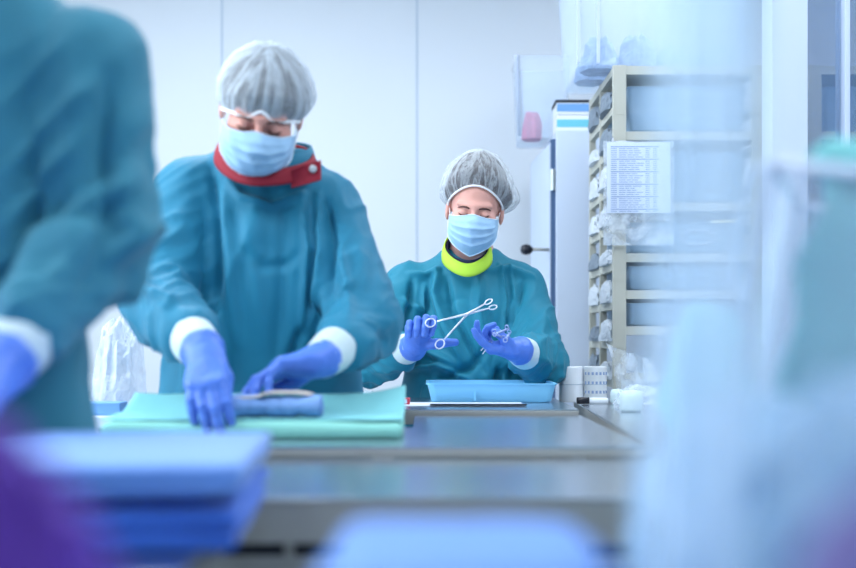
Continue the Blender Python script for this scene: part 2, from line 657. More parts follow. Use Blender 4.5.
def mask_parts(C, R, parent, sc=1.0, ln=0.124):
    w = lambda p: np.array(C) + R @ (np.array(p, float) * sc)
    nu, nv = 41, 33

    def surf(u, v, off=0.0):
        a = u * math.pi / 2
        x = 0.0745 * math.sin(a * 0.93) / math.sin(math.pi / 2 * 0.93)
        dep = np.interp(v, [0, 0.12, 0.3, 0.55, 0.8, 1.0], [0.106, 0.119, 0.125, 0.120, 0.108, 0.088])
        y = -(0.030 + (dep - 0.030) * max(0.0, math.cos(a)) ** 0.72)
        zc = -0.008 - ln * v
        zs = -0.020 - 0.056 * v
        g = abs(u) ** (1.5 - 0.45 * v)
        z = zc * (1 - g) + zs * g
        z += 0.007 * math.exp(-(u / 0.22) ** 2) * (1 - v) ** 3
        # pleats fold downward over one another
        for pv in (0.30, 0.52, 0.74):
            t = (v - pv) / 0.10
            if -1 < t < 1:
                y -= 0.0066 * (1 - abs(t)) * (1 if t < 0 else 0.25) * (1 - 0.45 * abs(u))
        y -= off
        y -= 0.0015 * math.sin(9 * u + 5 * v) + 0.0012 * math.sin(17 * u - 9 * v)
        return (x * (1 + off * 4), y, z)
    V = [w(surf(-1 + 2 * i / (nu - 1), j / (nv - 1))) for j in range(nv) for i in range(nu)]
    F = [(j * nu + i, j * nu + i + 1, (j + 1) * nu + i + 1, (j + 1) * nu + i) for j in range(nv - 1) for i in range(nu - 1)]
    mk = link_mesh('face_mask', V, F, 'mask', parent)
    md = mk.modifiers.new('solid', 'SOLIDIFY')
    md.thickness = 0.0012
    b = MB()
    for v in (0.0, 1.0):
        b.tube([w(surf(-1 + 2 * i / 30, v, 0.0006)) for i in range(31)], 0.0016, 6)
    for u in (-1, 1):
        b.tube([w(surf(u, j / 12, 0.0006)) for j in range(13)], 0.0020, 6)
    b.build('mask_binding', 'mask_edge', mk, smooth=True)
    for sg in (-1, 1):
        lp = MB()
        p0, p1 = np.array(surf(sg, 0.0)), np.array(surf(sg, 1.0))
        ear = np.array((sg * 0.084, 0.030, -0.006))
        pts = []
        for t in np.linspace(0, 1, 17):
            q = (1 - t) ** 3 * p0 + 3 * (1 - t) ** 2 * t * (ear + [0, 0.016, 0.045]) + 3 * (1 - t) * t * t * (ear + [0, 0.016, -0.055]) + t ** 3 * p1
            q[0] = sg * max(abs(q[0]) * 0.985, 0.0745 + 0.007 * math.sin(math.pi * t))
            pts.append(w(q))
        lp.tube(pts, 0.0011, 6).build('ear_loop', 'loop', mk, smooth=True)
    return mk


def cap_surface(C, R, el0, rimr, R3, cen, seed, pleat=0.004, bulge=None, nphi=160, nw=46, sc=1.0, knot=0.0):
    """shell from an elastic rim up and over the crown. phi 0 is the face side"""
    phi = np.linspace(0, 2 * np.pi, nphi, endpoint=False)
    E0 = np.radians(el0(phi))
    V = []
    for wv in np.linspace(0, 1, nw):
        el = E0 + (math.pi / 2 - E0) * wv ** 0.85
        dx = np.sin(phi) * np.cos(el)
        dy = -np.cos(phi) * np.cos(el)
        dz = np.sin(el)
        Rb = 1 / np.sqrt((dx / R3[0]) ** 2 + (dy / R3[1]) ** 2 + (dz / R3[2]) ** 2)
        Rr = 1 / np.sqrt((dx / rimr[0]) ** 2 + (dy / rimr[1]) ** 2 + (dz / rimr[2]) ** 2)
        t = 1 - (1 - min(1, wv * 3.6)) ** 2
        r = Rr + (Rb - Rr) * t
        fade = (min(1, wv * 9)) * (1 - wv) ** 0.8
        pn = ridged(np.stack([np.sin(phi) * 5.5, np.cos(phi) * 5.5, np.full(nphi, wv * 1.2)], 1), seed)
        pn2 = ridged(np.stack([np.sin(phi) * 13, np.cos(phi) * 13, np.full(nphi, wv * 2.0)], 1), seed + 5)
        r = r + fade * pleat * (pn * 0.8 + pn2 * 0.5)
        r = r + 0.0035 * fbm(np.stack([dx, dy, dz], 1) * 7, seed + 9) * t
        P = np.stack([dx * r, dy * r, dz * r], 1)
        if bulge is not None:
            bd = unit(bulge[0])
            k = np.clip((np.stack([dx, dy, dz], 1) @ bd - bulge[2]) / (1 - bulge[2]), 0, 1)
            P = P + (np.stack([dx, dy, dz], 1)) * (bulge[1] * k * k * (3 - 2 * k) * t)[:, None]
        V.append(P + np.array(cen))
    V = np.concatenate(V) * sc
    F = []
    for j in range(nw - 1):
        for i in range(nphi):
            F.append((j * nphi + i, j * nphi + (i + 1) % nphi, (j + 1) * nphi + (i + 1) % nphi, (j + 1) * nphi + i))
    Wd = np.array(C) + V @ np.array(R).T
    return Wd, F, nphi


def net_material(name, rgb, base, streak, freq, seed=0, vfreq=2.2):
    """thin nonwoven: denser along its gathers"""
    m = bpy.data.materials.new(name)
    m.use_nodes = True
    nt = m.node_tree
    N, L = nt.nodes, nt.links
    b = N['Principled BSDF']
    b.inputs['Base Color'].default_value = lin(rgb)
    b.inputs['Roughness'].default_value = 0.7
    b.inputs['Specular IOR Level'].default_value = 0.2
    uv = N.new('ShaderNodeUVMap')
    mp = N.new('ShaderNodeMapping')
    mp.inputs['Scale'].default_value = (freq, vfreq, 1)
    mp.inputs['Location'].default_value = (seed, 0, 0)
    L.new(uv.outputs[0], mp.inputs['Vector'])
    no = N.new('ShaderNodeTexNoise')
    no.inputs['Scale'].default_value = 1
    no.inputs['Detail'].default_value = 3
    no.inputs['Distortion'].default_value = 0.6
    L.new(mp.outputs[0], no.inputs['Vector'])
    # ridge of the noise: |n - .5|
    s1 = N.new('ShaderNodeMath'); s1.operation = 'SUBTRACT'; s1.inputs[1].default_value = 0.5
    s2 = N.new('ShaderNodeMath'); s2.operation = 'ABSOLUTE'
    mr = N.new('ShaderNodeMapRange')
    mr.inputs[1].default_value = 0.0
    mr.inputs[2].default_value = 0.10
    mr.inputs[3].default_value = min(1, base + streak)
    mr.inputs[4].default_value = base
    L.new(no.outputs['Fac'], s1.inputs[0]); L.new(s1.outputs[0], s2.inputs[0]); L.new(s2.outputs[0], mr.inputs[0])
    # fine threads
    tc = N.new('ShaderNodeTexCoord')
    vo = N.new('ShaderNodeTexVoronoi')
    vo.feature = 'DISTANCE_TO_EDGE'
    vo.inputs['Scale'].default_value = 240
    L.new(tc.outputs['Object'], vo.inputs['Vector'])
    mr2 = N.new('ShaderNodeMapRange')
    mr2.inputs[1].default_value = 0.0
    mr2.inputs[2].default_value = 0.25
    mr2.inputs[3].default_value = 0.14
    mr2.inputs[4].default_value = -0.05
    L.new(vo.outputs['Distance'], mr2.inputs[0])
    ad = N.new('ShaderNodeMath'); ad.operation = 'ADD'; ad.use_clamp = True
    L.new(mr.outputs[0], ad.inputs[0]); L.new(mr2.outputs[0], ad.inputs[1])
    # seen edge-on the layer thickens
    lw = N.new('ShaderNodeLayerWeight'); lw.inputs[0].default_value = 0.35
    ml = N.new('ShaderNodeMath'); ml.operation = 'MULTIPLY_ADD'; ml.inputs[1].default_value = 0.30; ml.use_clamp = True
    L.new(lw.outputs['Facing'], ml.inputs[0]); L.new(ad.outputs[0], ml.inputs[2])
    tr = N.new('ShaderNodeBsdfTransparent')
    tl = N.new('ShaderNodeBsdfTranslucent'); tl.inputs[0].default_value = lin(rgb)
    mt = N.new('ShaderNodeMixShader'); mt.inputs[0].default_value = 0.35
    L.new(b.outputs[0], mt.inputs[1]); L.new(tl.outputs[0], mt.inputs[2])
    ms = N.new('ShaderNodeMixShader')
    L.new(ml.outputs[0], ms.inputs[0]); L.new(tr.outputs[0], ms.inputs[1]); L.new(mt.outputs[0], ms.inputs[2])
    L.new(ms.outputs[0], N['Material Output'].inputs['Surface'])
    return m


M['net_far'] = net_material('cap_net_fine', (222, 232, 240), 0.10, 0.34, 26, 1)
M['net_mid'] = net_material('cap_net_gathered', (214, 228, 240), 0.24, 0.46, 17, 4, 0.9)


def cap_parts(C, R, parent, el0, seed, m, hair, R3=(0.106, 0.124, 0.112), rimr=(0.085, 0.104, 0.098), cen=(0, 0.02, 0.03),
              pleat=0.005, bulge=None, sc=1.0, hair_in=0.90, rim_r=0.003):
    W, F, nphi = cap_surface(C, R, el0, rimr, R3, cen, seed, pleat, bulge, sc=sc)
    cap = link_mesh('bouffant_cap', W, F, m, parent)
    me = cap.data
    uv = me.uv_layers.new(name='UVMap')
    co = [0.0] * (len(me.loops) * 2)
    for p in me.polygons:
        vs = [me.loops[l].vertex_index for l in p.loop_indices]
        us = [v % nphi for v in vs]
        wrap = max(us) - min(us) > nphi / 2
        for l, v, u in zip(p.loop_indices, vs, us):
            uu = (u + nphi if wrap and u < nphi / 2 else u) / nphi
            co[2 * l], co[2 * l + 1] = uu, (v // nphi) / 46
    uv.data.foreach_set('uv', co)
    rim = W[:nphi:2] + 0
    MB().tube([q for q in rim], rim_r, 7, closed=True).build('elastic_band', 'loop', cap, smooth=True)
    k = hair_in
    hr = (R3[0] * k, R3[1] * k, R3[2] * max(k, 0.965))
    rr = tuple(q * 0.985 for q in rimr)
    e1 = lambda ph: el0(ph) + 4
    b2 = (bulge[0], bulge[1] * 0.8, bulge[2]) if bulge is not None else None
    H, F2, _ = cap_surface(C, R, e1, rr, hr, cen, seed + 20, 0.0025, b2, sc=sc)
    link_mesh('hair', H, F2, hair, parent)
    return cap


def brow_parts(C, R, parent, sc=1.0):
    w = lambda p: np.array(C) + R @ (np.array(p, float) * sc)
    for sg in (-1, 1):
        MB().tube([w((sg * x, y, z)) for x, y, z in ((0.014, -0.0900, 0.0135), (0.024, -0.0890, 0.0165), (0.034, -0.0850, 0.0165), (0.043, -0.078, 0.0130), (0.048, -0.073, 0.0095))],
                  [0.0018, 0.0026, 0.0024, 0.0018, 0.0008], 6).build('eyebrow', 'brow', parent, smooth=True)
        MB().tube([w((sg * x, y, z)) for x, y, z in ((0.018, -0.0835, -0.0035), (0.024, -0.0875, -0.0070), (0.031, -0.0892, -0.0085), (0.038, -0.0870, -0.0070), (0.0445, -0.0815, -0.0030))],
                  [0.0010, 0.0016, 0.0018, 0.0017, 0.0010], 6).build('eyelashes', 'brow', parent, smooth=True)


def collar_band(parent, name, m, C, rx, ry, tilt, h, flare, Rz=0.0, thick=0.004, lift=None):
    n = 72
    V = []
    rows = 5
    for j in range(rows):
        t = j / (rows - 1)
        for i in range(n):
            ph = 2 * math.pi * i / n
            r = 1 + flare * (1 - t)
            x = rx * r * math.sin(ph)
            y = -ry * r * math.cos(ph)
            z = -tilt * math.cos(ph) + h * (t - 0.5)
            if lift is not None:
                z += lift(ph)
            bul = 0.003 * math.sin(math.pi * t)
            x += bul * math.sin(ph)
            y -= bul * math.cos(ph)
            V.append((C[0] + x, C[1] + y, C[2] + z + Rz * x))
    F = [(j * n + i, j * n + (i + 1) % n, (j + 1) * n + (i + 1) % n, (j + 1) * n + i) for j in range(rows - 1) for i in range(n)]
    o = link_mesh(name, V, F, m, parent)
    md = o.modifiers.new('solid', 'SOLIDIFY')
    md.thickness = thick
    md.offset = 0
    return o


def crease(Q, seed, wd):
    """narrow folds along the zero lines of the noise"""
    return np.exp(-np.abs(vnoise(Q, seed)) / wd)


def cloth_disp(P, N, arms, folds, amp_t=0.006, amp_s=0.009, seed=0, fold_amp=1.0):
    """relief of the cloth in metres at points P: folds across the sleeves, long drapes down the body, and the listed creases"""
    D = np.zeros(len(P))
    wt = np.ones(len(P))
    for ai, arm in enumerate(arms):
        run = 0.0
        for (a, b, r) in arm:
            a, b = np.array(a), np.array(b)
            ab = b - a
            L = np.linalg.norm(ab)
            ax = ab / L
            t = (P - a) @ ax
            q = P - a - np.outer(np.clip(t, -0.02, L + 0.02), ax)
            dist = np.linalg.norm(q, axis=1)
            w = np.clip(1 - (dist - r * 1.15) / (r * 0.6), 0, 1)
            w = w * w * (3 - 2 * w)
            w *= np.clip((t + 0.06) / 0.08, 0, 1) * np.clip((L + 0.06 - t) / 0.08, 0, 1)
            e1 = unit(np.cross(ax, [0.3, 1, 0.2]))
            e2 = np.cross(ax, e1)
            qa, qb = (q @ e1) / r, (q @ e2) / r
            # creases run across the limb on a slant
            uu = (t + run) * 15 + 0.9 * qa - 0.7 * qb
            Q = np.stack([uu, qa * 0.75, qb * 0.75], 1)
            near = 0.45 + 0.75 * np.exp(-(((t - (0 if run > 0 else L)) / 0.11) ** 2)) + (0.5 * np.exp(-(((t - L) / 0.06) ** 2)) if run > 0 else 0)
            D += w * wt * amp_s * near * (1.3 * crease(Q, seed + 3 + ai, .24) + 0.5 * ridged(Q * .8, seed + 23 + ai) + 0.4 * crease(Q * 2.1, seed + 13 + ai, .25) - 0.5)
            wt = wt * (1 - w)
            run += L
    Q = np.stack([P[:, 0] * 9, P[:, 1] * 9, P[:, 2] * 2.2], 1)
    Q2 = Q + fbm(P * 3, seed)[:, None] * 0.8
    D += wt * amp_t * (0.6 * ridged(Q2, seed + 40) + 1.0 * crease(Q2 * .7, seed + 44, .12) - 0.8 * crease(Q2 * .6 + 5, seed + 47, .10) + 0.5 * fbm(P * np.array([8, 8, 5]), seed + 50))
    front = np.clip(-N[:, 1] * 2.0, 0, 1)
    for (pts, w, amp) in folds:
        pts = [np.array(p, float) for p in pts]
        best = np.full(len(P), 9.0)
        tt = np.zeros(len(P))
        for i in range(len(pts) - 1):
            a, b = pts[i][[0, 2]], pts[i + 1][[0, 2]]
            ab = b - a
            t = np.clip(((P[:, [0, 2]] - a) @ ab) / (ab @ ab), 0, 1)
            d = np.linalg.norm(P[:, [0, 2]] - a - t[:, None] * ab, axis=1)
            m = d < best
            best[m] = d[m]
            tt[m] = (i + t[m]) / (len(pts) - 1)
        ok = np.clip(2.2 - np.abs(P[:, 1] - np.interp(tt, np.linspace(0, 1, len(pts)), [p[1] for p in pts])) / 0.08, 0, 1)
        D += 2.2 * fold_amp * amp * np.exp(-(best / (w * .75)) ** 2) * (np.sin(np.pi * np.clip(tt * 0.94 + 0.03, 0, 1)) ** 0.5) * front * ok
    return np.clip(D, -0.022, 0.032)


def person(spec):
    """one standing figure; all joints are points of the room"""
    g = spec
    root = thing('person', g['root'], g['label'], 'person', g.get('group'))
    C, R, sc = np.array(g['head']), g['rot'], g.get('head_sc', 1.0)
    NB = np.array(g['neck'])
    arms = g['arms']
    allp = np.array([C + 0.14, C - 0.14] + [j for a in arms for j in (a['sh'], a['el'], a['wr'], a['wr'] + unit(a['d']) * 0.2)] +
                    [(l[1] - l[3], l[2] - l[4], 0.0) for l in g['levels']] + [(l[1] + l[3], l[2] + l[4], 0.0) for l in g['levels']])
    lo, hi = allp.min(0) - 0.1, allp.max(0) + 0.1
    lo[2] = -0.02
    hi[2] = max(hi[2], C[2] + 0.18)
    # body
    Fd = Field(lo, hi, g.get('body_res', 0.0055))
    lv = [(z, cx, cy, rx * 0.78, ry * 0.78) for (z, cx, cy, rx, ry) in g['levels'] if z > 0.85]
    zl, cxl, cyl = lv[0][:3]
    Fd.tower(lv, 0.02)
    hipz = 0.88
    hc = np.array([cxl, cyl, hipz])
    Fd.ell(hc, (0.15, 0.11, 0.12), None, 0.05)
    for sg in (-1, 1):
        h = hc + [sg * 0.085, 0, -0.02]
        kn = np.array([cxl + sg * 0.095, cyl - 0.02, 0.48])
        an = np.array([cxl + sg * 0.10, cyl + 0.01, 0.09])
        Fd.cone(h, kn, 0.078, 0.054, 0.03)
        Fd.cone(kn, an, 0.055, 0.036, 0.02)
        Fd.cone(an + [0, 0.02, -0.035], an + [0, -0.13, -0.05], 0.036, 0.030, 0.02)
    for a in arms:
        Fd.cone(NB - [0, 0, 0.09], a['sh'], 0.042, 0.048, 0.05)
        Fd.cone(a['sh'], a['el'], 0.050, 0.038, 0.03)
        Fd.cone(a['el'], a['wr'], 0.038, 0.026, 0.02)
        hp, _ = hand_prims(a['wr'], a['d'], a['n'], a['s'], a['curls'], a['thumb'], a.get('splay'), a.get('sc', 1), grow=-0.0028)
        for (p, q, r1, r2, k) in hp:
            Fd.cone(p, q, r1, r2, min(k, 0.008))
    Fd.cone(C + R @ np.array([0, 0.028, -0.06]) * sc, NB, 0.056 * sc, 0.060, 0.03)
    Fd.cone(NB, NB - [0, 0, 0.06], 0.052, 0.06, 0.05)
    head_field(Fd, C, R, sc)
    P, Q = Fd.mesh()
    del Fd
    body = link_quads('body', P, Q, g.get('skin', 'skin'), root)
    # gown
    Fd = Field(lo, hi, g.get('gown_res', 0.0065))
    Fd.tower([l for l in g['levels']], 0.02)
    folds_arm = []
    Fd.cone(NB + [0, 0.0, -0.02], NB - [0, 0.0, 0.07], 0.060, 0.085, 0.04)
    for a in arms:
        sr = a.get('sr', (0.080, 0.070, 0.062, 0.052))
        Fd.cone(NB - [0, -0.0, g.get('trap', 0.045)] + (np.array(a['sh']) - NB) * 0.25, a['sh'], g.get('neck_r', 0.052), sr[0] * 0.9, 0.05)
        Fd.cone(a['sh'], a['el'], sr[0], sr[1], 0.018)
        end = a['wr'] + (a['el'] - a['wr']) * (a.get('cuff_at', 0.20) + 0.07)
        Fd.cone(a['el'], end, sr[2] + 0.004, sr[3], 0.012)
        folds_arm.append([(a['sh'], a['el'], sr[0]), (a['el'], end, sr[2])])
    P, Q = Fd.mesh()
    del Fd
    P = relax(P, Q, 2)
    N = quad_normals(P, Q)
    D = cloth_disp(P, N, folds_arm, g.get('folds', []), g.get('amp_t', 0.007), g.get('amp_s', 0.009), g.get('seed', 0))
    P = P + N * D[:, None]
    P = relax(P, Q, 1, 0.35)
    gown = link_quads('gown', P, Q, g['gown_mat'], root)
    # cuffs and gloves
    for a in arms:
        f = unit(a['wr'] - a['el'])
        start = a['wr'] + (a['el'] - a['wr']) * (a.get('cuff_at', 0.20) + 0.10)
        b = MB()
        n = 18
        pts = [start + (a['wr'] - f * (a.get('gl', 0.022) - 0.008) - start) * t for t in np.linspace(0, 1, n)]
        cr = a.get('cr', 0.037)
        rad = [(cr + 0.004 * math.sin(math.pi * t) + 0.0009 * math.sin(t * 40)) * (1.05 - 0.14 * t) for t in np.linspace(0, 1, n)]
        b.tube(pts, rad, 28)
        b.build('knit_cuff', 'cuff', root, smooth=True)
        hp, tips = hand_prims(a['wr'], a['d'], a['n'], a['s'], a['curls'], a['thumb'], a.get('splay'), a.get('sc', 1), grow=0.0006)
        A = np.array([q[0] for q in hp] + [q[1] for q in hp] + [a['wr'] - f * 0.04])
        G = Field(A.min(0) - 0.035, A.max(0) + 0.035, 0.0022)
        for (p, q, r1, r2, k) in hp:
            G.cone(p, q, r1, r2, k)
        G.cone(a['wr'] - f * a.get('gl', 0.022), a['wr'] + unit(a['d']) * 0.01, a.get('gr', 0.0385), 0.029, 0.014)
        P, Q = G.mesh()
        del G
        P = relax(P, Q, 1)
        N = quad_normals(P, Q)
        w = 0.0007 * ridged(P * 75, 3) + 0.0012 * ridged(P * 32, 8)
        P = P + N * w[:, None]
        link_quads('glove', P, Q, 'glove', root)
        a['tips'] = tips
    # shoes and trousers
    for sg in (-1, 1):
        S = Field((cxl - 0.3, cyl - 0.3, -0.01), (cxl + 0.3, cyl + 0.25, 0.25), 0.007)
        an = np.array([cxl + sg * 0.10, cyl + 0.01, 0.055])
        S.cone(an + [0, 0.03, -0.010], an + [0, -0.14, -0.014], 0.045, 0.040, 0.02)
        S.cone(an + [0, 0.02, 0.0], an + [0, 0.0, 0.04], 0.046, 0.046, 0.03)
        P, Q = S.mesh()
        P[:, 2] = np.maximum(P[:, 2], 0.002)
        link_quads('shoe', P, Q, 'shoe', root)
        T = MB()
        T.tube([(cxl + sg * 0.10, cyl + 0.005, 0.10), (cxl + sg * 0.098, cyl - 0.01, 0.3), (cxl + sg * 0.095, cyl - 0.02, 0.5), (cxl + sg * 0.09, cyl, 0.66)], [0.068, 0.072, 0.078, 0.088], 20)
        T.build('trouser_leg', 'trouser', root, smooth=True)
    return root


FLAT = {'index': (8, 8, 6), 'middle': (8, 8, 6), 'ring': (10, 8, 6), 'little': (12, 10, 8)}
# ------------------------------------------------------------------ the woman at the rear table

YR = 3.55
s1 = FPX / YR
R1 = rot(15, -3, 6)
H1 = at(475, 209, 3.42)
tx = at(470, 300, YR)[0]
F1 = 3.40    # depth of the front of her gown


def fl(pts, Y, w, amp):
    return ([at(px, py, Y) for px, py in pts], w, amp)


levels = [(0.42, tx + .01, YR + .02, .25, .17), (0.80, tx + .012, YR, .225, .16), (0.95, tx + .012, YR - .01, .205, .155), (1.08, tx + .01, YR, .185, .145),
          (1.17, tx + .01, YR, .175, .135), (1.24, tx, YR + .01, .165, .115), (1.30, tx - .003, YR + .02, .120, .09), (1.335, tx - .003, YR + .02, .075, .075)]
curl_hold = {'index': (-4, 104, 28), 'middle': (6, 104, 28), 'ring': (10, 104, 28), 'little': (14, 100, 28)}
arm_a = dict(sh=at(409, 290, YR), el=at(374, 360, 3.42), wr=at(415, 346, 3.215), d=(0.16, -0.75, 0.62), n=(0.0, -0.62, -0.75), s=(1, 0, -0.2),
             curls=curl_hold, thumb=((0.50, 0.75, 0.25), (0.35, 0.95, 0.05), (0.15, 1.0, -0.1)), sc=0.88, cuff_at=0.30, cr=0.039,
             splay={'index': 8, 'middle': 3, 'ring': -3, 'little': -9}, gl=0.012)
curl_cup = {'index': (32, 12, 10), 'middle': (40, 24, 18), 'ring': (56, 54, 38), 'little': (60, 56, 38)}
arm_b = dict(sh=at(519, 290, YR), el=at(541, 362, 3.38), wr=at(518, 350, 3.17), d=(-1.0, -0.15, 0.10), n=(0.10, -0.25, 1.0), s=(0.0, -1, 0),
             curls=curl_cup, thumb=((0.6, 0.15, 0.55), (0.75, -0.5, 0.45), (0.5, -0.8, 0.1)), sc=0.84, cuff_at=0.36, cr=0.039, splay={'index': 6, 'middle': 0, 'ring': -2, 'little': -4}, gl=0.012)
folds1 = [
    fl([(438, 270), (437, 295), (446, 325), (462, 362)], F1, .014, .016), fl([(448, 278), (452, 310), (470, 345), (484, 372)], F1, .011, -.010),
    fl([(425, 285), (420, 310), (405, 300)], F1, .011, .010), fl([(480, 278), (478, 305), (486, 345)], F1, .016, .010),
    fl([(500, 262), (506, 300), (502, 345), (508, 372)], F1, .006, .009), fl([(511, 266), (518, 300), (514, 345)], F1, .006, .007),
    fl([(455, 365), (430, 352), (400, 352)], F1, .014, .014), fl([(470, 380), (440, 366), (405, 372)], F1, .010, .013),
    fl([(486, 350), (470, 368), (440, 380)], F1, .012, -.012), fl([(500, 368), (498, 385)], F1, .014, -.016), fl([(525, 280), (518, 305), (512, 330)], F1, .010, -.012),
    fl([(412, 280), (410, 305), (404, 330)], F1, .012, -.014), fl([(440, 268), (425, 275), (408, 272)], F1, .010, .008), fl([(490, 270), (510, 268), (535, 276)], F1, .012, .008),
]
woman = person(dict(root=(tx, YR, 0), label='person in teal gown with lime collar holding long ring-handled forceps open', head=H1, rot=R1, head_sc=0.97,
                    neck=at(470, 257, YR + 0.0), trap=0.022, levels=levels, arms=[arm_a, arm_b], gown_mat='gown_far', folds=folds1, seed=3, gown_res=0.0055,
                    amp_t=0.008, amp_s=0.013, neck_r=0.045))
mask_parts(H1, R1, woman, 0.93)
cap_parts(H1, R1, woman, lambda ph: 30 * np.cos(ph) - 14 + 11 * np.cos(2 * ph), 11, 'net_far', 'hair',
          R3=(0.109, 0.132, 0.142), rimr=(0.084, 0.108, 0.104), bulge=((0.8, 0.4, -0.55), 0.026, 0.35), sc=0.97, hair_in=0.86)
brow_parts(H1, R1, woman, 0.97)
cl = collar_band(woman, 'neck_collar', 'lime', at(467, 252, 3.46), 0.064, 0.070, 0.050, 0.038, 0.13, Rz=0.0, thick=0.003, lift=lambda ph: -0.007 * max(0, math.cos(ph)) ** 6)
collar_band(woman, 'undershirt_neck', 'undershirt', at(467, 251, 3.47), 0.058, 0.060, 0.046, 0.030, 0.06)

# ------------------------------------------------------------------ the person at the middle table

YM = 2.62
R2 = rot(35, 9, 8)
H2 = at(262, 109, 2.46)
mx = at(266, 200, YM)[0]
F2 = 2.48
lev2 = [(0.40, mx - .02, YM + .03, .30, .19), (0.70, mx - .02, YM + .02, .265, .165), (0.95, mx - .01, YM, .225, .145), (1.10, mx, YM, .195, .145),
        (1.25, mx, YM, .185, .14), (1.34, mx, YM, .175, .12), (1.40, mx, YM + .01, .15, .10), (1.45, mx, YM + .02, .11, .09), (1.485, mx, YM + .01, .085, .085)]
mid_a = dict(sh=at(192, 195, YM), el=at(158, 300, 2.46), wr=at(205, 354, 2.19), d=(0.14, -0.64, -0.54), n=(0.10, 0.68, -0.72), s=(1, 0, 0),
             curls={'index': (26, 30, 16), 'middle': (24, 30, 16), 'ring': (24, 30, 16), 'little': (22, 26, 14)}, thumb=((0.9, 0.30, 0.30), (1, -0.1, 0.30), (1, -0.15, 0.2)),
             sc=0.94, sr=(0.078, 0.068, 0.070, 0.054), cuff_at=0.28, cr=0.041, gr=0.042, gl=.014)
mid_b = dict(sh=at(327, 210, YM), el=at(364, 324, 2.48), wr=at(320, 361, 2.265), d=(-0.90, -0.20, -0.16), n=(-0.05, -0.40, -1.0), s=(-0.2, 1, -0.6),
             curls={'index': (14, 24, 16), 'middle': (18, 26, 16), 'ring': (26, 28, 18), 'little': (34, 30, 20)}, thumb=((0.75, 0.55, 0.30), (1, 0.2, 0.1), (1, 0.1, 0.1)),
             sc=0.90, sr=(0.078, 0.070, 0.064, 0.052), cuff_at=0.42, cr=0.040, gr=0.037, gl=.014)
folds2 = [
    fl([(205, 165), (215, 210), (218, 260), (214, 330)], F2, .012, -.012), fl([(216, 190), (232, 260), (236, 340)], F2, .022, .010),
    fl([(245, 250), (262, 268), (290, 262), (300, 250)], F2, .014, -.004), fl([(300, 190), (304, 250), (300, 330)], F2, .007, .008), fl([(316, 190), (322, 250), (318, 330)], F2, .007, .008),
    fl([(255, 190), (252, 260), (260, 340)], F2, .03, .008), fl([(285, 200), (282, 300), (276, 370)], F2, .02, -.006),
    fl([(325, 200), (332, 240), (330, 300)], F2, .012, -.014), fl([(340, 250), (350, 290), (352, 320)], F2, .012, .010), fl([(150, 290), (165, 300), (190, 305)], 2.4, .010, .012),
    fl([(215, 300), (222, 350), (220, 385)], F2, .016, .012), fl([(300, 330), (290, 360), (296, 388)], F2, .012, -.010), fl([(160, 345), (150, 370), (140, 395)], F2, .012, .012),
    fl([(225, 178), (240, 196), (268, 204), (300, 190)], F2, .010, .007),
]
mid = person(dict(root=(mx, YM, 0), label='person in teal gown with red collar leaning over the turquoise wrap', head=H2, rot=R2, neck=at(262, 160, YM),
                  levels=lev2, arms=[mid_a, mid_b], gown_mat='gown', folds=folds2, seed=17, gown_res=0.006, skin='skin2', amp_t=0.008, amp_s=0.013, neck_r=0.05, trap=0.020))
mask_parts(H2, R2, mid, 1.0, 0.110)
cap_parts(H2, R2, mid, lambda ph: 12 * np.cos(ph) + 10 * np.cos(2 * ph) - 16 - 9 * np.exp(-(np.minimum(ph, 2 * np.pi - ph) / 0.55) ** 2) + 11 * np.exp(-(np.minimum(ph, 2 * np.pi - ph) / 0.16) ** 2), 31, 'net_mid', 'hair_grey',
          cen=(0, 0.018, 0.021), R3=(0.096, 0.118, 0.107), rimr=(0.087, 0.106, 0.092), bulge=((0.7, 0.5, -0.3), 0.012, 0.4), pleat=0.0045, hair_in=0.93, rim_r=0.0036)
brow_parts(H2, R2, mid, 1.0)
rc = collar_band(mid, 'neck_collar', 'red', at(266, 164, 2.55), 0.098, 0.100, 0.044, 0.034, 0.10, Rz=-0.0,
                 lift=lambda ph: 0.030 * max(0, -math.sin(ph)) ** 2)
fb = MB()
# free end of the collar tape, standing off the shoulder
fa = [at(291, 170, 2.462), at(306, 164, 2.45), at(321, 160, 2.445), at(321, 180, 2.445), at(306, 184, 2.45), at(291, 188, 2.462)]
fb.V = [tuple(p) for p in fa] + [tuple(p + np.array([0, 0.006, 0])) for p in fa]
fb.F = [(0, 1, 4, 5), (1, 2, 3, 4), (6, 11, 10, 7), (7, 10, 9, 8), (0, 6, 7, 1), (1, 7, 8, 2), (2, 8, 9, 3), (3, 9, 10, 4), (4, 10, 11, 5), (5, 11, 6, 0)]
tabo = bevel(fb.build('collar_tab', 'red', mid), 0.0015)
MB().lathe([(0.0, -.003), (0.0075, -.002), (0.008, 0.0), (0.006, 0.002), (0.003, 0.0015), (0, 0.001)], at(313, 169, 2.442), 20, axis=(0, -1, 0)).build('snap_button', 'snap', tabo, smooth=True, label='silvery snap button')
cb = collar_band(mid, 'gown_neckband', 'gown', at(268, 158, 2.58), 0.092, 0.088, 0.028, 0.046, 0.10)

# ------------------------------------------------------------------ the near person at the left edge

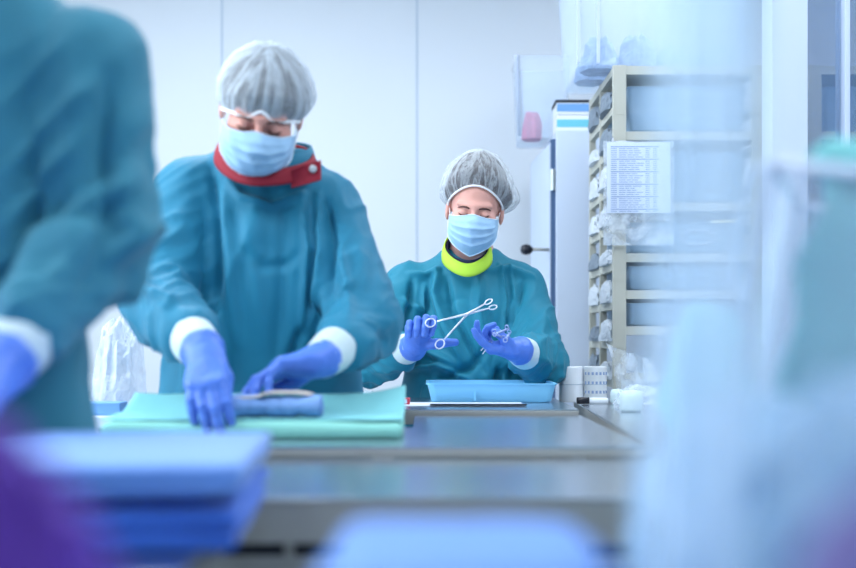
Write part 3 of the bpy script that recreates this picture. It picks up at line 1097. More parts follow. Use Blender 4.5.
YL = 1.64
lx = at(-84, 200, YL)[0]
lev3 = [(0.42, lx, YL + .02, .26, .18), (0.85, lx, YL + .01, .235, .165), (1.05, lx, YL, .225, .155), (1.2, lx, YL, .215, .15), (1.35, lx, YL, .215, .14),
        (1.47, lx, YL, .20, .12), (1.545, lx, YL + .01, .15, .10), (1.59, lx, YL + .01, .09, .08)]
la = dict(sh=at(85, 76, YL), el=at(98, 250, 1.62), wr=at(-6, 374, 1.42), d=(-0.12, -0.62, -0.30), n=(-0.2, 0.5, -0.8), s=(-1, 0, 0),
          curls={'index': (42, 40, 26), 'middle': (44, 40, 26), 'ring': (46, 40, 26), 'little': (48, 40, 26)}, thumb=((0.9, 0.3, 0.3), (1, 0.0, 0.3), (1, 0, 0.2)),
          sc=1.0, sr=(0.086, 0.066, 0.062, 0.050), cuff_at=0.26, cr=0.038, gr=0.040)
q = lambda p: np.array([2 * lx - p[0], p[1], p[2]])
lb = dict(la)
lb.update(sh=q(la['sh']), el=q(la['el']), wr=q(la['wr']), d=(0.12, -0.45, -0.75), n=(0.2, 0.8, -0.5), s=(1, 0, 0))
F3 = YL - 0.16
folds3 = [fl([(88, 60), (84, 150), (92, 230), (80, 300)], F3, .016, -.009), fl([(60, 60), (50, 160), (66, 260)], F3, .025, .006), fl([(20, 100), (30, 220), (20, 330)], F3, .02, .006),
          fl([(145, 150), (120, 180), (100, 200)], 1.55, .02, .008), fl([(150, 210), (125, 232), (100, 262)], 1.52, .016, .008), fl([(100, 300), (60, 380), (60, 430)], F3, .012, -.006)]
H3 = np.array([lx, YL - 0.085, 1.745])
R3_ = rot(24, 5, 0)
left = person(dict(root=(lx, YL, 0), label='blurred person in teal gown at the left edge, beside the blue stack', head=H3, rot=R3_, neck=np.array([lx, YL + .0, 1.625]),
                   levels=lev3, arms=[la, lb], gown_mat='gown_grey', folds=folds3, seed=29, gown_res=0.007, amp_t=0.009, amp_s=0.015, neck_r=0.055))
mask_parts(H3, R3_, left)
cap_parts(H3, R3_, left, lambda ph: 27 * np.cos(ph) - 8 + 6 * np.cos(2 * ph), 51, 'net_mid', 'hair')
brow_parts(H3, R3_, left)
collar_band(left, 'gown_neckband', 'gown_grey', (lx, YL - .005, 1.625), 0.072, 0.075, 0.018, 0.040, 0.15)
# ------------------------------------------------------------------ the room


def struct(name, mb, m, parent=None, **k):
    o = mb.build(name, m, parent, **k)
    if parent is None:
        o['kind'] = 'structure'
    return o


X0, X1, Y0, Y1, ZT = -2.6, 2.6, -1.2, 5.0, 2.75
struct('floor', MB().box(X0, X1, Y0, Y1, -0.05, 0.0), 'floor')
struct('ceiling', MB().box(X0, X1, Y0, Y1, ZT, ZT + 0.05), 'ceil')
wb = struct('wall_back', MB().box(X0, X1, Y1, Y1 + 0.08, 0, ZT), 'wall')
sm = MB()
for px in (222, 417):
    x = at(px, 0, Y1)[0]
    sm.box(x - 0.004, x + 0.004, Y1 - 0.0015, Y1 + 0.01, 0.1, ZT)
sm.build('panel_seam', 'seam', wb)
struct('wall_left', MB().box(X0 - 0.08, X0, Y0, Y1, 0, ZT), 'wall')
struct('wall_right', MB().box(X1, X1 + 0.08, Y0, Y1, 0, ZT), 'wall')
struct('baseboard_back', MB().box(X0, X1, Y1 - 0.012, Y1 - 0.0005, 0, 0.1), 'white')
for i, (x, y) in enumerate(((-0.9, 3.4), (1.2, 3.4), (-1.3, 1.2), (0.9, 1.2))):
    t = thing('ceiling_light', (x, y, ZT - 0.03), 'square ceiling light panel above the work tables', 'light', 'ceiling light panels')
    MB().box(x - .58, x + .58, y - .58, y - .55, ZT - .03, ZT).box(x - .58, x + .58, y + .55, y + .58, ZT - .03, ZT).box(x - .58, x - .55, y - .55, y + .55, ZT - .03, ZT).box(x + .55, x + .58, y - .55, y + .55, ZT - .03, ZT).build('frame', 'white', t)
    MB().box(x - .55, x + .55, y - .55, y + .55, ZT - .012, ZT - .002).build('diffuser', 'lamp', t)

# glazed partition on the right
pc0, pc1 = at(772, 0, 3.2)[0], at(808, 0, 3.2)[0]
struct('trim_1', MB().box(pc0, pc1, 3.20, 3.30, 0, ZT, 0.003), 'white')
wd = struct('window_1', MB().box(pc1, X1, 3.24, 3.25, 0.06, ZT), 'glass')
m0, m1 = at(846, 0, 3.2)[0], at(851, 0, 3.2)[0]
MB().box(m0, m1, 3.205, 3.285, 0, ZT, 0.002).build('window_mullion', 'white', wd)
MB().box(pc1, X1, 3.215, 3.275, 0, 0.06).build('window_rail', 'white', wd)

# ------------------------------------------------------------------ work tables


def leg_at(parent, x, y, z):
    MB().box(x - .02, x + .02, y - .02, y + .02, 0.03, z, 0.003).build('leg', 'steel_side', parent)
    MB().lathe([(0.0, 0), (0.025, 0), (0.025, 0.012), (0.012, 0.02), (0.012, 0.03)], (x, y, 0), 14).build('levelling_foot', 'black', parent, smooth=False)


def steel_table(poly, z, th, label, legs, top='steel', shelf=None, zshelf=0.28):
    xs, ys = [p[0] for p in poly], [p[1] for p in poly]
    t = thing('work_table', ((min(xs) + max(xs)) / 2, (min(ys) + max(ys)) / 2, 0), label, 'table')
    a = MB().prism(poly, z - 0.003, z).build('tabletop', top, t)
    e = MB().prism(poly, z - th, z - 0.003).build('apron', 'steel_side', t, label='matt grey steel edge')
    bevel(e, 0.002)
    for x, y in legs:
        leg_at(t, x, y, z - th)
    if shelf:
        MB().box(shelf[0], shelf[1], shelf[2], shelf[3], zshelf, zshelf + .02, 0.002).build('lower_shelf', 'steel_side', t)
    return t


# rear table, before the woman
steel_table([(-.34, 2.80), (.352, 2.80), (.352, 3.385), (-.34, 3.385)], 0.913, 0.035, 'rear steel work table carrying the blue plastic tray',
            [(-.30, 2.84), (.31, 2.84), (-.30, 3.34), (.31, 3.34)], shelf=(-.32, .33, 2.86, 3.32))
# right-hand table
steel_table([(.364, 1.97), (1.15, 1.97), (1.15, 3.12), (.84, 3.12), (.84, 3.46), (.42, 3.46)], 0.90, 0.035, 'steel work table on the right, under the marker and white rolls',
            [(.42, 2.03), (1.10, 2.03), (.80, 3.40), (.47, 3.40)])
# middle table (reaches back beside the person in the red collar)
steel_table([(-.62, 1.96), (.355, 1.96), (.355, 2.79), (-.03, 2.79), (-.03, 2.40), (-.62, 2.40)], 0.90, 0.018, 'middle steel work table under the turquoise wrap, in front of the red-collared person',
            [(-.58, 2.0), (.31, 2.0), (-.58, 2.36), (.31, 2.75)], shelf=(-.58, .33, 2.02, 2.34))
# near table: a cabinet with vent slots
t = thing('work_cabinet', (-.02, 1.70, 0), 'near steel work cabinet with dark slots below its top edge', 'cabinet')
bevel(MB().box(-.39, .60, 1.465, 1.952, 0.879, 0.882).build('tabletop', 'steel', t), 0.001)
bevel(MB().box(-.39, .60, 1.466, 1.951, 0.826, 0.879).build('apron', 'steel_side', t), 0.002)
MB().box(-.37, .58, 1.50, 1.94, 0.03, 0.826).build('body', 'steel_side', t)
sl = MB()
for i in range(10):
    sl.box(-.35 + i * .092, -.272 + i * .092, 1.496, 1.502, 0.806, 0.822)
sl.build('vent_slot', 'dark', t)
# instrument trolley under the blue stack
t = thing('trolley', (-.60, 1.03, 0), 'low steel trolley under the stack of blue folded drapes', 'trolley')
bevel(MB().box(-1.05, -.205, .975, 1.44, .862, .884).build('top', 'steel', t), .003)
for x in (-1.01, -.255):
    for y in (1.015, 1.40):
        MB().box(x - .015, x + .015, y - .015, y + .015, .09, .862).build('leg', 'steel_side', t)
        MB().lathe([(.0, -.014), (.036, -.012), (.045, -.006), (.045, .006), (.036, .012), (0, .014)], (x, y, .046), 20, axis=(1, 0, 0)).build('wheel', 'black', t, smooth=True)
MB().box(-1.02, -.245, 1.0, 1.41, .30, .32).build('lower_shelf', 'steel_side', t)
# front bench, closest to the camera
t = thing('bench', (.40, .60, 0), 'white bench nearest the camera, under the crumpled film bags', 'table')
bevel(MB().box(-.48, 1.1, .22, .95, .858, .884).build('top', 'white', t), .003)
for x in (-.44, 1.06):
    for y in (.26, .91):
        MB().box(x - .02, x + .02, y - .02, y + .02, 0, .858).build('leg', 'white', t)
# second bench, right
t = thing('bench', (.78, 1.20, 0), 'white bench under the tilted clear bin of teal packs', 'table')
bevel(MB().box(.262, 1.4, .98, 1.44, .858, .884).build('top', 'white', t), .003)
for x in (.62, 1.36):
    for y in (1.02, 1.40):
        MB().box(x - .02, x + .02, y - .02, y + .02, 0, .858).build('leg', 'white', t)
MB().box(.28, .32, 1.0, 1.04, 0, .858).build('leg', 'white', t)
MB().box(.28, .32, 1.38, 1.42, 0, .858).build('leg', 'white', t)
# side table behind, left
t = thing('side_table', (-1.1, 3.05, 0), 'white side table behind, between the left and middle persons', 'table')
bevel(MB().box(-1.6, -.70, 2.75, 3.35, .872, .90).build('top', 'white', t), .003)
for x in (-1.56, -.74):
    for y in (2.79, 3.31):
        MB().box(x - .02, x + .02, y - .02, y + .02, 0, .872).build('leg', 'steel_side', t)

# ------------------------------------------------------------------ cloths and packs


def slab(x0, x1, y0, y1, z0, z1, seed=0, amp=.003, r=None, nx=44, ny=30, sag=0.0, ang=0.0):
    """folded textile: rounded slab with soft, uneven faces"""
    r = r or (z1 - z0) * .48
    V, F = [], []
    nr = 9
    W, D, H = x1 - x0, y1 - y0, z1 - z0
    # profile rings from bottom centre to top centre
    prof = []
    for t in np.linspace(0, 1, nr):
        a = -math.pi / 2 + math.pi * t
        prof.append((r * (1 - math.cos(a)), (z0 + z1) / 2 + (H / 2) * math.sin(a)))
    n = 2 * (nx + ny)
    per = []
    for i in range(nx):
        per.append((-1 + 2 * i / nx, -1))
    for i in range(ny):
        per.append((1, -1 + 2 * i / ny))
    for i in range(nx):
        per.append((1 - 2 * i / nx, 1))
    for i in range(ny):
        per.append((-1, 1 - 2 * i / ny))
    rings = [((.0, 0), z0, 1)] + []
    rows = []
    for s in (0.0, .3, .6, .85):
        rows.append((s, z0, 0))
    for ins, z in prof:
        rows.append((1.0, z, ins))
    for s in (.85, .6, .3, .0):
        rows.append((s, z1, 0))
    for (s, z, ins) in rows:
        for (u, v) in per:
            x = u * (W / 2 - ins) * s if s == 1.0 else u * (W / 2 - r) * s
            y = v * (D / 2 - ins) * s if s == 1.0 else v * (D / 2 - r) * s
            V.append((x, y, z))
    for j in range(len(rows) - 1):
        for i in range(n):
            F.append((j * n + i, j * n + (i + 1) % n, (j + 1) * n + (i + 1) % n, (j + 1) * n + i))
    V = np.array(V)
    g = (V[:, 2] - z0) / H
    P = np.stack([V[:, 0] * 9 + seed, V[:, 1] * 9, V[:, 2] * 30], 1)
    V[:, 2] += amp * fbm(P, seed) * g
    V[:, 0] += amp * 1.5 * fbm(P + 9, seed + 1)
    V[:, 1] += amp * 1.5 * fbm(P + 19, seed + 2)
    V[:, 2] = np.maximum(V[:, 2], z0)
    c, s = math.cos(ang), math.sin(ang)
    V[:, 0], V[:, 1] = V[:, 0] * c - V[:, 1] * s, V[:, 0] * s + V[:, 1] * c
    V[:, 0] += (x0 + x1) / 2
    V[:, 1] += (y0 + y1) / 2
    return MB().add(V, F)


# stack of folded drapes on the trolley
lay = [(.0, .022, 'drape', -.168), (.022, .044, 'drape', -.172), (.044, .060, 'drape', -.180)]
zb = .885
names = [('darker blue folded drape, lowest of the stack at left', 'drape'), ('darker blue folded drape, second from the bottom of the stack', 'drape'),
         ('darker blue folded drape, directly under the two pale ones', 'drape')]
z = zb
specs = [(.020, 'drape', -.182, names[0][0]), (.019, 'drape', -.180, names[1][0]), (.013, 'drape', -.215, names[2][0]),
         (.014, 'drape_light', -.180, 'pale blue folded drape, second from the top of the stack'), (.014, 'drape_light', -.178, 'pale blue folded drape on top of the stack at left')]
for i, (h, m, xr, lb_) in enumerate(specs):
    o = slab(-.86, xr, 1.05 + (.035 if i == 2 else .0), 1.445 - (.02 if i < 3 else 0), z, z + h - .0008, seed=i + 3, amp=.0025, ang=.06).build('folded_drape', m, smooth=True)
    tag(o, lb_, 'drape', 'stack of blue folded drapes')
    z += h
ztop = z

# turquoise wrap spread on the middle table
wr = thing('wrapping_sheet', (-.27, 2.27, .90), 'folded mint and turquoise wrapping sheet spread under the red-collared person\'s hands', 'wrap')
ms = slab(at(104, 430, 2.14)[0], at(402, 430, 2.14)[0], 2.115, 2.395, .9005, .929, seed=12, amp=.003, nx=70).build('folded_layer', 'mint', wr, smooth=True, label='mint green lower layer')
nx_, ny_ = 70, 30
V = []
xl0, xr0 = at(110, 0, 2.20)[0], at(405, 0, 2.30)[0]
for j in range(ny_):
    v = j / (ny_ - 1)
    for i in range(nx_):
        u = i / (nx_ - 1)
        x = xl0 + (xr0 - xl0) * u
        y = 2.135 + .255 * v
        z = .9315
        # back edge stands up, higher at the corners; ends turned up a little
        z += (.030 + .018 * max(0, (u - .55) / .45) ** 1.0 + .006 * math.sin(5 * u)) * max(0, (v - .60) / .40) ** 1.3
        z += .010 * max(0, (u - .86) / .14) ** 1.5 * v + .006 * max(0, (.12 - u) / .12) * v
        y += -.006 * math.sin(u * 9) * (1 - v)
        V.append((x, y, z))
V = np.array(V)
V[:, 2] += .0018 * np.abs(fbm(V * np.array([14, 20, 1]), 5))
Fq = [(j * nx_ + i, j * nx_ + i + 1, (j + 1) * nx_ + i + 1, (j + 1) * nx_ + i) for j in range(ny_ - 1) for i in range(nx_ - 1)]
up = link_mesh('upper_sheet', V, Fq, 'aqua', wr)
up['label'] = 'turquoise upper sheet with its back edge standing up'
md = up.modifiers.new('solid', 'SOLIDIFY'); md.thickness = .0025; md.offset = 1
# rolled blue towel with a beige fold
tw = thing('rolled_towel', tuple(at(285, 415, 2.18)[:2]) + (.938,), 'rolled blue towel with a beige cloth fold, lying on the turquoise wrap', 'towel')
xa, xb = at(232, 0, 2.18)[0], at(321, 0, 2.18)[0]
tb = MB()
n = 26
pts = [(xa + (xb - xa) * t, 2.185 + .004 * math.sin(4 * t), .955 + .001 * math.sin(9 * t)) for t in np.linspace(0, 1, n)]
tb.tube(pts, [.0195 + .0012 * math.sin(14 * t) + .001 * math.sin(31 * t) for t in np.linspace(0, 1, n)], 22)
V = np.array(tb.V)
V[:, 1] = 2.185 + (V[:, 1] - 2.185) * 1.5
tb.V = [tuple(p) for p in V + .0016 * fbm(V * 60, 4)[:, None]]
tb.build('towel_roll', 'towel', tw, smooth=True)
sp = MB()
sp.tube([(xb + .0015, 2.185 + 1.4 * r * math.cos(a), (.955 + r * math.sin(a))) for a, r in zip(np.linspace(0, 4 * math.pi, 40), np.linspace(.002, .018, 40))], .0012, 5)
sp.build('rolled_end', 'towel', tw, smooth=True)
V, Fq = [], []
nu = 40
for j in range(6):
    for i in range(nu):
        u = i / (nu - 1)
        x = at(236, 0, 2.18)[0] + (at(312, 0, 2.18)[0] - at(236, 0, 2.18)[0]) * u
        z = .9735 + .009 / (1 + math.exp(-(u - .34) * 24)) - .004 * max(0, u - .8) / .2
        V.append((x, 2.165 + .012 * j, z - .0006 * (j - 2) ** 2 * .4))
Fq = [(j * nu + i, j * nu + i + 1, (j + 1) * nu + i + 1, (j + 1) * nu + i) for j in range(5) for i in range(nu - 1)]
bc = link_mesh('cloth_fold', V, Fq, 'beige_cloth', tw)
bc['label'] = 'beige cloth fold on top'
md = bc.modifiers.new('solid', 'SOLIDIFY'); md.thickness = .004

# ------------------------------------------------------------------ things on the rear table
# shallow blue tray
tr_c = at(490, 404, 3.235)
bx0, bx1 = at(429, 0, 3.12)[0], at(556, 0, 3.12)[0]
t = thing('tray', ((bx0 + bx1) / 2, 3.235, .90), 'shallow light blue plastic tray before the woman in the lime collar', 'tray')


def tray_mesh(x0, x1, y0, y1, z0, z1, fl_, th, r=.02):
    def ring(e, z):
        pts = []
        for cx, cy, a0 in ((x1 + e - r, y0 - e + r, -90), (x1 + e - r, y1 + e - r, 0), (x0 - e + r, y1 + e - r, 90), (x0 - e + r, y0 - e + r, 180)):
            for k in range(6):
                a = math.radians(a0 + 18 * k)
                pts.append((cx + r * math.cos(a), cy + r * math.sin(a), z))
        return pts
    R_ = [ring(-.004, z0), ring(0, z0 + .004), ring(fl_, z1 - .003), ring(fl_ + .004, z1 - .003), ring(fl_ + .004, z1), ring(fl_ - th, z1), ring(-th, z0 + .004 + th), ring(-.006 - th, z0 + th)]
    V = [p for q in R_ for p in q]
    n = 24
    F = [(j * n + i, j * n + (i + 1) % n, (j + 1) * n + (i + 1) % n, (j + 1) * n + i) for j in range(len(R_) - 1) for i in range(n)]
    F += [tuple(range(n))[::-1], tuple(range((len(R_) - 1) * n, len(R_) * n))]
    return MB().add(V, F)


auto_smooth(tray_mesh(bx0 + .006, bx1 - .012, 3.10, 3.36, .9006, .9500, .010, .003).build('tray_shell', 'tray', t))
MB().box(bx0 + .115, bx0 + .122, 3.093, 3.0975, .905, .93).build('moulded_rib', 'tray', t)
# papers under the front of the tray
o = bevel(MB().box(at(404, 0, 2.98)[0], at(524, 0, 2.98)[0], 2.93, 3.08, .9006, .9022).build('paper_sheet', 'paper'), .0005)
tag(o, 'white paper sheet lying in front of the blue tray', 'paper')
o = MB().box(at(430, 0, 2.96)[0], at(526, 0, 2.96)[0], 2.925, 2.936, .9024, .9064, .001).build('black_strip', 'black')  # black strip standing for the dark front edge of the paper
tag(o, 'thin black strip lying on the paper before the blue tray', 'black_strip')
t = thing('small_box', tuple(at(406, 404, 2.97)[:2]) + (.9024,), 'tiny red and white box at the left end of the white paper', 'box')
bxx = at(406, 404, 2.99)[0]
MB().box(bxx - .010, bxx + .010, 2.97, 3.0, .9024, .918, .001).build('carton', 'ink_red', t)
MB().box(bxx - .003, bxx + .003, 2.9692, 2.9699, .905, .915).build('label', 'paper', t, label='white label stripe')

for o in bpy.data.objects:
    if o.parent is None and o.name in ('tray', 'paper_sheet', 'black_strip', 'small_box'):
        o.location.z += .013

# ring-handled forceps, open, in the woman's hand
YF = 3.105
t = thing('forceps', at(467, 314, YF), 'long open sponge forceps with ring handles in the raised glove', 'forceps')


def ring_pts(c, a, b, ang, n=22):
    ca, sa = math.cos(ang), math.sin(ang)
    return [c + np.array([a * math.cos(q) * ca - b * math.sin(q) * sa, .002 * math.sin(q), a * math.cos(q) * sa + b * math.sin(q) * ca]) for q in np.linspace(0, 2 * math.pi, n, endpoint=False)]


piv = at(467.5, 314, YF)
for (h, tip, dy, an) in ((at(432, 322.5, YF - .005), at(488.5, 301.8, YF), -.002, .35), (at(441, 343, YF - .005), at(493, 307.3, YF), .002, .45)):
    h = h + [0, dy, 0]
    m = MB()
    dh = unit(piv - h)
    dt = unit(tip - piv)
    cr_ = h - dh * .004
    m.tube(ring_pts(cr_ + dh * .0, .013, .0105, math.atan2(dh[2], dh[0])), .0019, 7, closed=True)
    m.tube([h + dh * .013, h + dh * .04, piv + [0, dy, 0] - dh * .01, piv + [0, dy, 0], piv + [0, dy, 0] + dt * .012, tip - dt * .010 + [0, dy, 0]], [.0021, .0024, .0030, .0040, .0030, .0018], 8)
    m.tube(ring_pts(tip + [0, dy, 0], .0105, .0052, math.atan2(dt[2], dt[0])), .0017, 7, closed=True)
    m.build('forceps_arm', 'chrome', t, smooth=True)
MB().lathe([(0, -.006), (.0042, -.005), (.0042, .005), (0, .006)], piv, 14, axis=(0, 1, 0)).build('pivot_screw', 'chrome', t, smooth=True)
# small instruments cupped in the other glove
random.seed(3)
for i, (px, py, ln, an) in enumerate(((497, 335, .034, 2.5), (503, 331, .040, .6), (508, 336, .030, 1.2))):
    c = at(px, py, 3.13 - .006 * i)
    dv = np.array([math.cos(an), .25, math.sin(an) * .6])
    t = thing('clamp', c, ['small steel clamp lying leftmost in the cupped glove', 'small steel clamp across the middle of the cupped glove', 'small steel clamp nearest the wrist in the cupped glove'][i], 'clamp', 'small clamps in the cupped glove')
    m = MB()
    m.tube([c - dv * ln * .5, c, c + dv * ln * .5], [.0028, .0034, .0022], 8)
    m.build('jaw', 'clamp', t, smooth=True)
    MB().tube(ring_pts(c - dv * ln * .62, .006, .005, an), .0016, 6, closed=True).build('finger_ring', 'clamp', t, smooth=True)
    MB().tube(ring_pts(c + dv * ln * .3 + [0, 0, .006], .005, .004, an + 1), .0015, 6, closed=True).build('finger_ring', 'clamp', t, smooth=True)
c = at(484, 349, 3.13)
t = thing('tweezers', c, 'thin steel tweezer tips sticking out below the cupped glove', 'tweezers')
for k in (0, 1):
    MB().tube([at(490 + 2 * k, 341 + k, 3.145), at(481 + 1.5 * k, 350.5 + 3.5 * k, 3.12)], [.0016, .0010], 7).build('prong', 'chrome', t, smooth=True)

# ------------------------------------------------------------------ things on the right-hand table
for px, px2, lb_, mm in ((559, 583, 'white roll standing beside the blue tray, nearer the woman', 'white_p'), (583, 607, 'printed white roll standing just right of the plain roll', 'dots')):
    a, b = at(px, 0, 3.39)[0], at(px2, 0, 3.39)[0]
    r = (b - a) / 2 - .001
    cx = (a + b) / 2
    t = thing('paper_roll', (cx, 3.39, .9005), lb_, 'roll', 'rolls on the right-hand table')
    MB().lathe([(r * .35, .012), (r * .35, 0), (r - .002, 0), (r, .002), (r, .098), (r - .002, .100), (r * .35, .100), (r * .35, .09)], (cx, 3.39, .9005), 36).build('roll_body', mm, t, smooth=False)
    if mm == 'dots':
        pr = MB()
        for row in range(3):
            for k in range(-3, 4):
                an = -math.pi / 2 + k * .33
                x, y = cx + (r + .0004) * math.cos(an), 3.39 + (r + .0004) * math.sin(an)
                pr.box(x - .003, x + .003, y - .0006, y + .0006, .925 + row * .026, .925 + row * .026 + .008)
        pr.build('printed_marks', 'ink', t)
    MB().lathe([(r + .0006, .049), (r + .0012, .050), (r + .0006, .051)], (cx, 3.39, .9005), 36).build('roll_seam', 'seam', t, smooth=True)
t = thing('marker_pen', at(590, 398, 3.26) * [1, 1, 0] + [0, 0, .9005], 'white marker pen with black cap lying on the right-hand table', 'pen')
xm0, xm1, xm2 = at(576.5, 0, 3.26)[0], at(589, 0, 3.26)[0], at(608, 0, 3.26)[0]
MB().lathe([(0, 0), (.0085, .0005), (.0092, .003), (.0092, xm1 - xm0)], (xm0, 3.26, .9103), 20, axis=(1, -.02, 0)).build('cap', 'black', t, smooth=True, label='black pen cap')
MB().lathe([(.0078, 0), (.0082, .002), (.0082, xm2 - xm1 - .006), (.006, xm2 - xm1)], (xm1, 3.26, .9103), 20, axis=(1, -.02, 0)).build('barrel', 'white_p', t, smooth=True)


def crumple(x0, x1, y0, y1, z0, h, seed, n=60, amp=.35, shape=None, freq=11):
    """crumpled bag: closed shell, flat at the foot, faceted folds"""
    V, F = [], []
    nu, nv = n, n // 2
    for j in range(nv + 1):
        t = j / nv * math.pi / 2
        for i in range(nu):
            p = 2 * math.pi * i / nu
            V.append((math.cos(t) ** .6 * math.cos(p), math.cos(t) ** .6 * math.sin(p), math.sin(t)))
    V = np.array(V)
    D = 1 + amp * (ridged(V * 2.1 + seed, seed, 3) * .6 + .5 * fbm(V * 1.3, seed + 3, 2))
    V[:, 0] *= D
    V[:, 1] *= D
    V[:, 2] = V[:, 2] * D * (1 + .25 * amp * ridged(V * freq * .4, seed + 7))
    V /= np.array([max(abs(V[:, 0])), max(abs(V[:, 1])), max(V[:, 2])])
    V[:, 0] = (x0 + x1) / 2 + V[:, 0] * (x1 - x0) / 2
    V[:, 1] = (y0 + y1) / 2 + V[:, 1] * (y1 - y0) / 2
    V[:, 2] = z0 + V[:, 2] * h
    if shape is not None:
        V = shape(V)
    for j in range(nv):
        for i in range(nu):
            F.append((j * nu + i, j * nu + (i + 1) % nu, (j + 1) * nu + (i + 1) % nu, (j + 1) * nu + i))
    F.append(tuple(range(nu))[::-1])
    return MB().add(V, F)


def film_sheet(f, nu, nv, seed, amp, freq=(7, 7, 7)):
    V = np.array([f(i / (nu - 1), j / (nv - 1)) for j in range(nv) for i in range(nu)])
    fr = np.array(freq)
    N_ = np.stack([fbm(V * fr, seed), fbm(V * fr + 31, seed + 1), fbm(V * fr + 57, seed + 2)], 1) + .8 * np.stack([ridged(V * fr * 2, seed + 4), ridged(V * fr * 2 + 9, seed + 5), ridged(V * fr * 1.7, seed + 6)], 1)
    V = V + amp * N_
    F = [(j * nu + i, j * nu + i + 1, (j + 1) * nu + i + 1, (j + 1) * nu + i) for j in range(nv - 1) for i in range(nu - 1)]
    return V, F


# clear film bag standing behind the marker
a, b = at(612, 0, 3.1)[0], at(668, 0, 3.1)[0]
t = thing('film_bag', ((a + b) / 2, 3.02, .9), 'crumpled clear film bag lying behind the marker pen', 'bag')
crumple(a, b, 2.98, 3.22, .9008, .060, 21, 70).build('bag_body', 'film', t, smooth=False)
V, Fq = film_sheet(lambda u, v: (at(606, 0, 3.15)[0] + u * .12 + .03 * (1 - v), 3.13 + .05 * math.sin(u * 5) * (1 - .3 * v), .93 + v * (.135 - .05 * u)), 26, 22, 6, .006, (18, 18, 14))
link_mesh('bag_mouth', V, Fq, 'film', t, smooth=False)
for px, py, r in ((631, 398, .028), (641, 372, .022)):
    c = at(px, py, 2.92)
    r = r
    o = MB().lathe([(0, 0), (r * .8, 0), (r, r * .3), (r, r * 1.3), (r * .8, r * 1.8), (0, r * 1.9)], (c[0], c[1] if r > .025 else 3.27, .9006), 26).build('small_pot', 'pot', smooth=True)
    tag(o, 'pale pot at the blurred edge by the clear film bag' if r > .025 else 'smaller pale pot behind the clear film bag', 'pot', 'pale pots by the film bag')
# crumpled white film behind the red-collared person's hand
t = crumple(at(334, 0, 3.1)[0], at(392, 0, 3.1)[0], 3.02, 3.2, .9138, .03, 5, 60).build('film_wrapper', 'film', smooth=False)
tag(t, 'crumpled clear film wrapper at the left end of the rear table', 'wrapper')

# side table things, left
a, b = at(104, 0, 2.95)[0], at(152, 0, 2.95)[0]
t = thing('film_bag', ((a + b) / 2, 3.0, .9), 'tall clear film bag standing in the gap left of the red-collared person', 'bag')
crumple(a - .03, b - .02, 2.87, 3.08, .9008, .235, 33, 70, .22).build('bag_body', 'film_soft', t, smooth=False)
o = bevel(MB().box(a - .08, b - .035, 2.78, 2.85, .9008, .930).build('flat_box', 'box_blue'), .002)
tag(o, 'low pale blue box before the tall clear film bag', 'box')

# ------------------------------------------------------------------ the rack
rk = at(613, 0, 3.60)[0]
RX0, RX1, RY0, RY1 = rk, at(765, 0, 3.60)[0], 3.60, 4.14
ztopr = at(0, 65, 3.6)[2]


def rack(x0, x1, label):
    t = thing('shelf_rack', ((x0 + x1) / 2, (RY0 + RY1) / 2, 0), label, 'rack')
    pw = .040
    for x, n_ in ((x0, 1), (x1 - pw, 1)):
        for y in (RY0, (RY0 + RY1) / 2, RY1 - .02):
            p = MB().box(x, x + (pw if y == RY0 else .022), y, y + .018, 0, ztopr, .0015)
            if y == RY0:
                for k in range(18):
                    p.box(x + .0005, x + pw - .0005, y - .0012, y, .10 * k + .052, .10 * k + .0535)
            p.build('post', 'beige', t)
        s_ = MB()
        z = ztopr - .025
        while z > .05:
            s_.box(x + .002, x + .020, RY0 + .01, RY1 - .005, z, z + .022, .001)
            z -= .118
        s_.build('side_rungs', 'beige', t)
    fr = [ztopr - .028, at(0, 140, 3.6)[2], at(0, 211, 3.6)[2], at(0, 262, 3.6)[2], at(0, 299, 3.6)[2], at(0, 335, 3.6)[2], .95, .80, .6, .4, .2]
    for z in fr:
        MB().box(x0 + pw, x1 - pw, RY0 + .002, RY0 + .014, z, z + .026, .001).build('front_rail', 'beige', t)
        MB().box(x0 + .022, x1 - .022, RY0 + .014, RY1 - .006, z + .002, z + .008).build('shelf', 'beige', t)
    return t, fr


r1, rails = rack(RX0, RX1, 'beige slotted storage rack behind the hanging printed list')
r2, _ = rack(RX1 + .13, RX1 + .13 + .56, 'beige storage rack seen through the glass at far right')


def rack_bin(x0, x1, z0, z1, label, grp, oval=False, m='bin_blue'):
    t = thing('storage_bin', ((x0 + x1) / 2, (RY0 + RY1) / 2, z0), label, 'bin', grp)
    auto_smooth(tray_mesh(x0 + .012, x1 - .012, RY0 + .03, RY1 - .06, z0, z1, .006, .003, .012).build('bin_shell', m, t))
    crumple(x0 + .03, x1 - .03, RY0 + .06, RY1 - .09, z0 + .005, (z1 - z0) * .62, int(z0 * 100) % 50, 40, .3).build('packets', 'film_blue', t, smooth=False)
    if oval:
        c = np.array([(x0 + x1) / 2 + .03, RY0 + .018, (z0 + z1) / 2])
        MB().tube([c + np.array([.05 * math.cos(q), 0, .022 * math.sin(q)]) for q in np.linspace(0, 2 * math.pi, 30, endpoint=False)], .004, 7, closed=True).build('handle', 'rim', t, smooth=True)
    return t


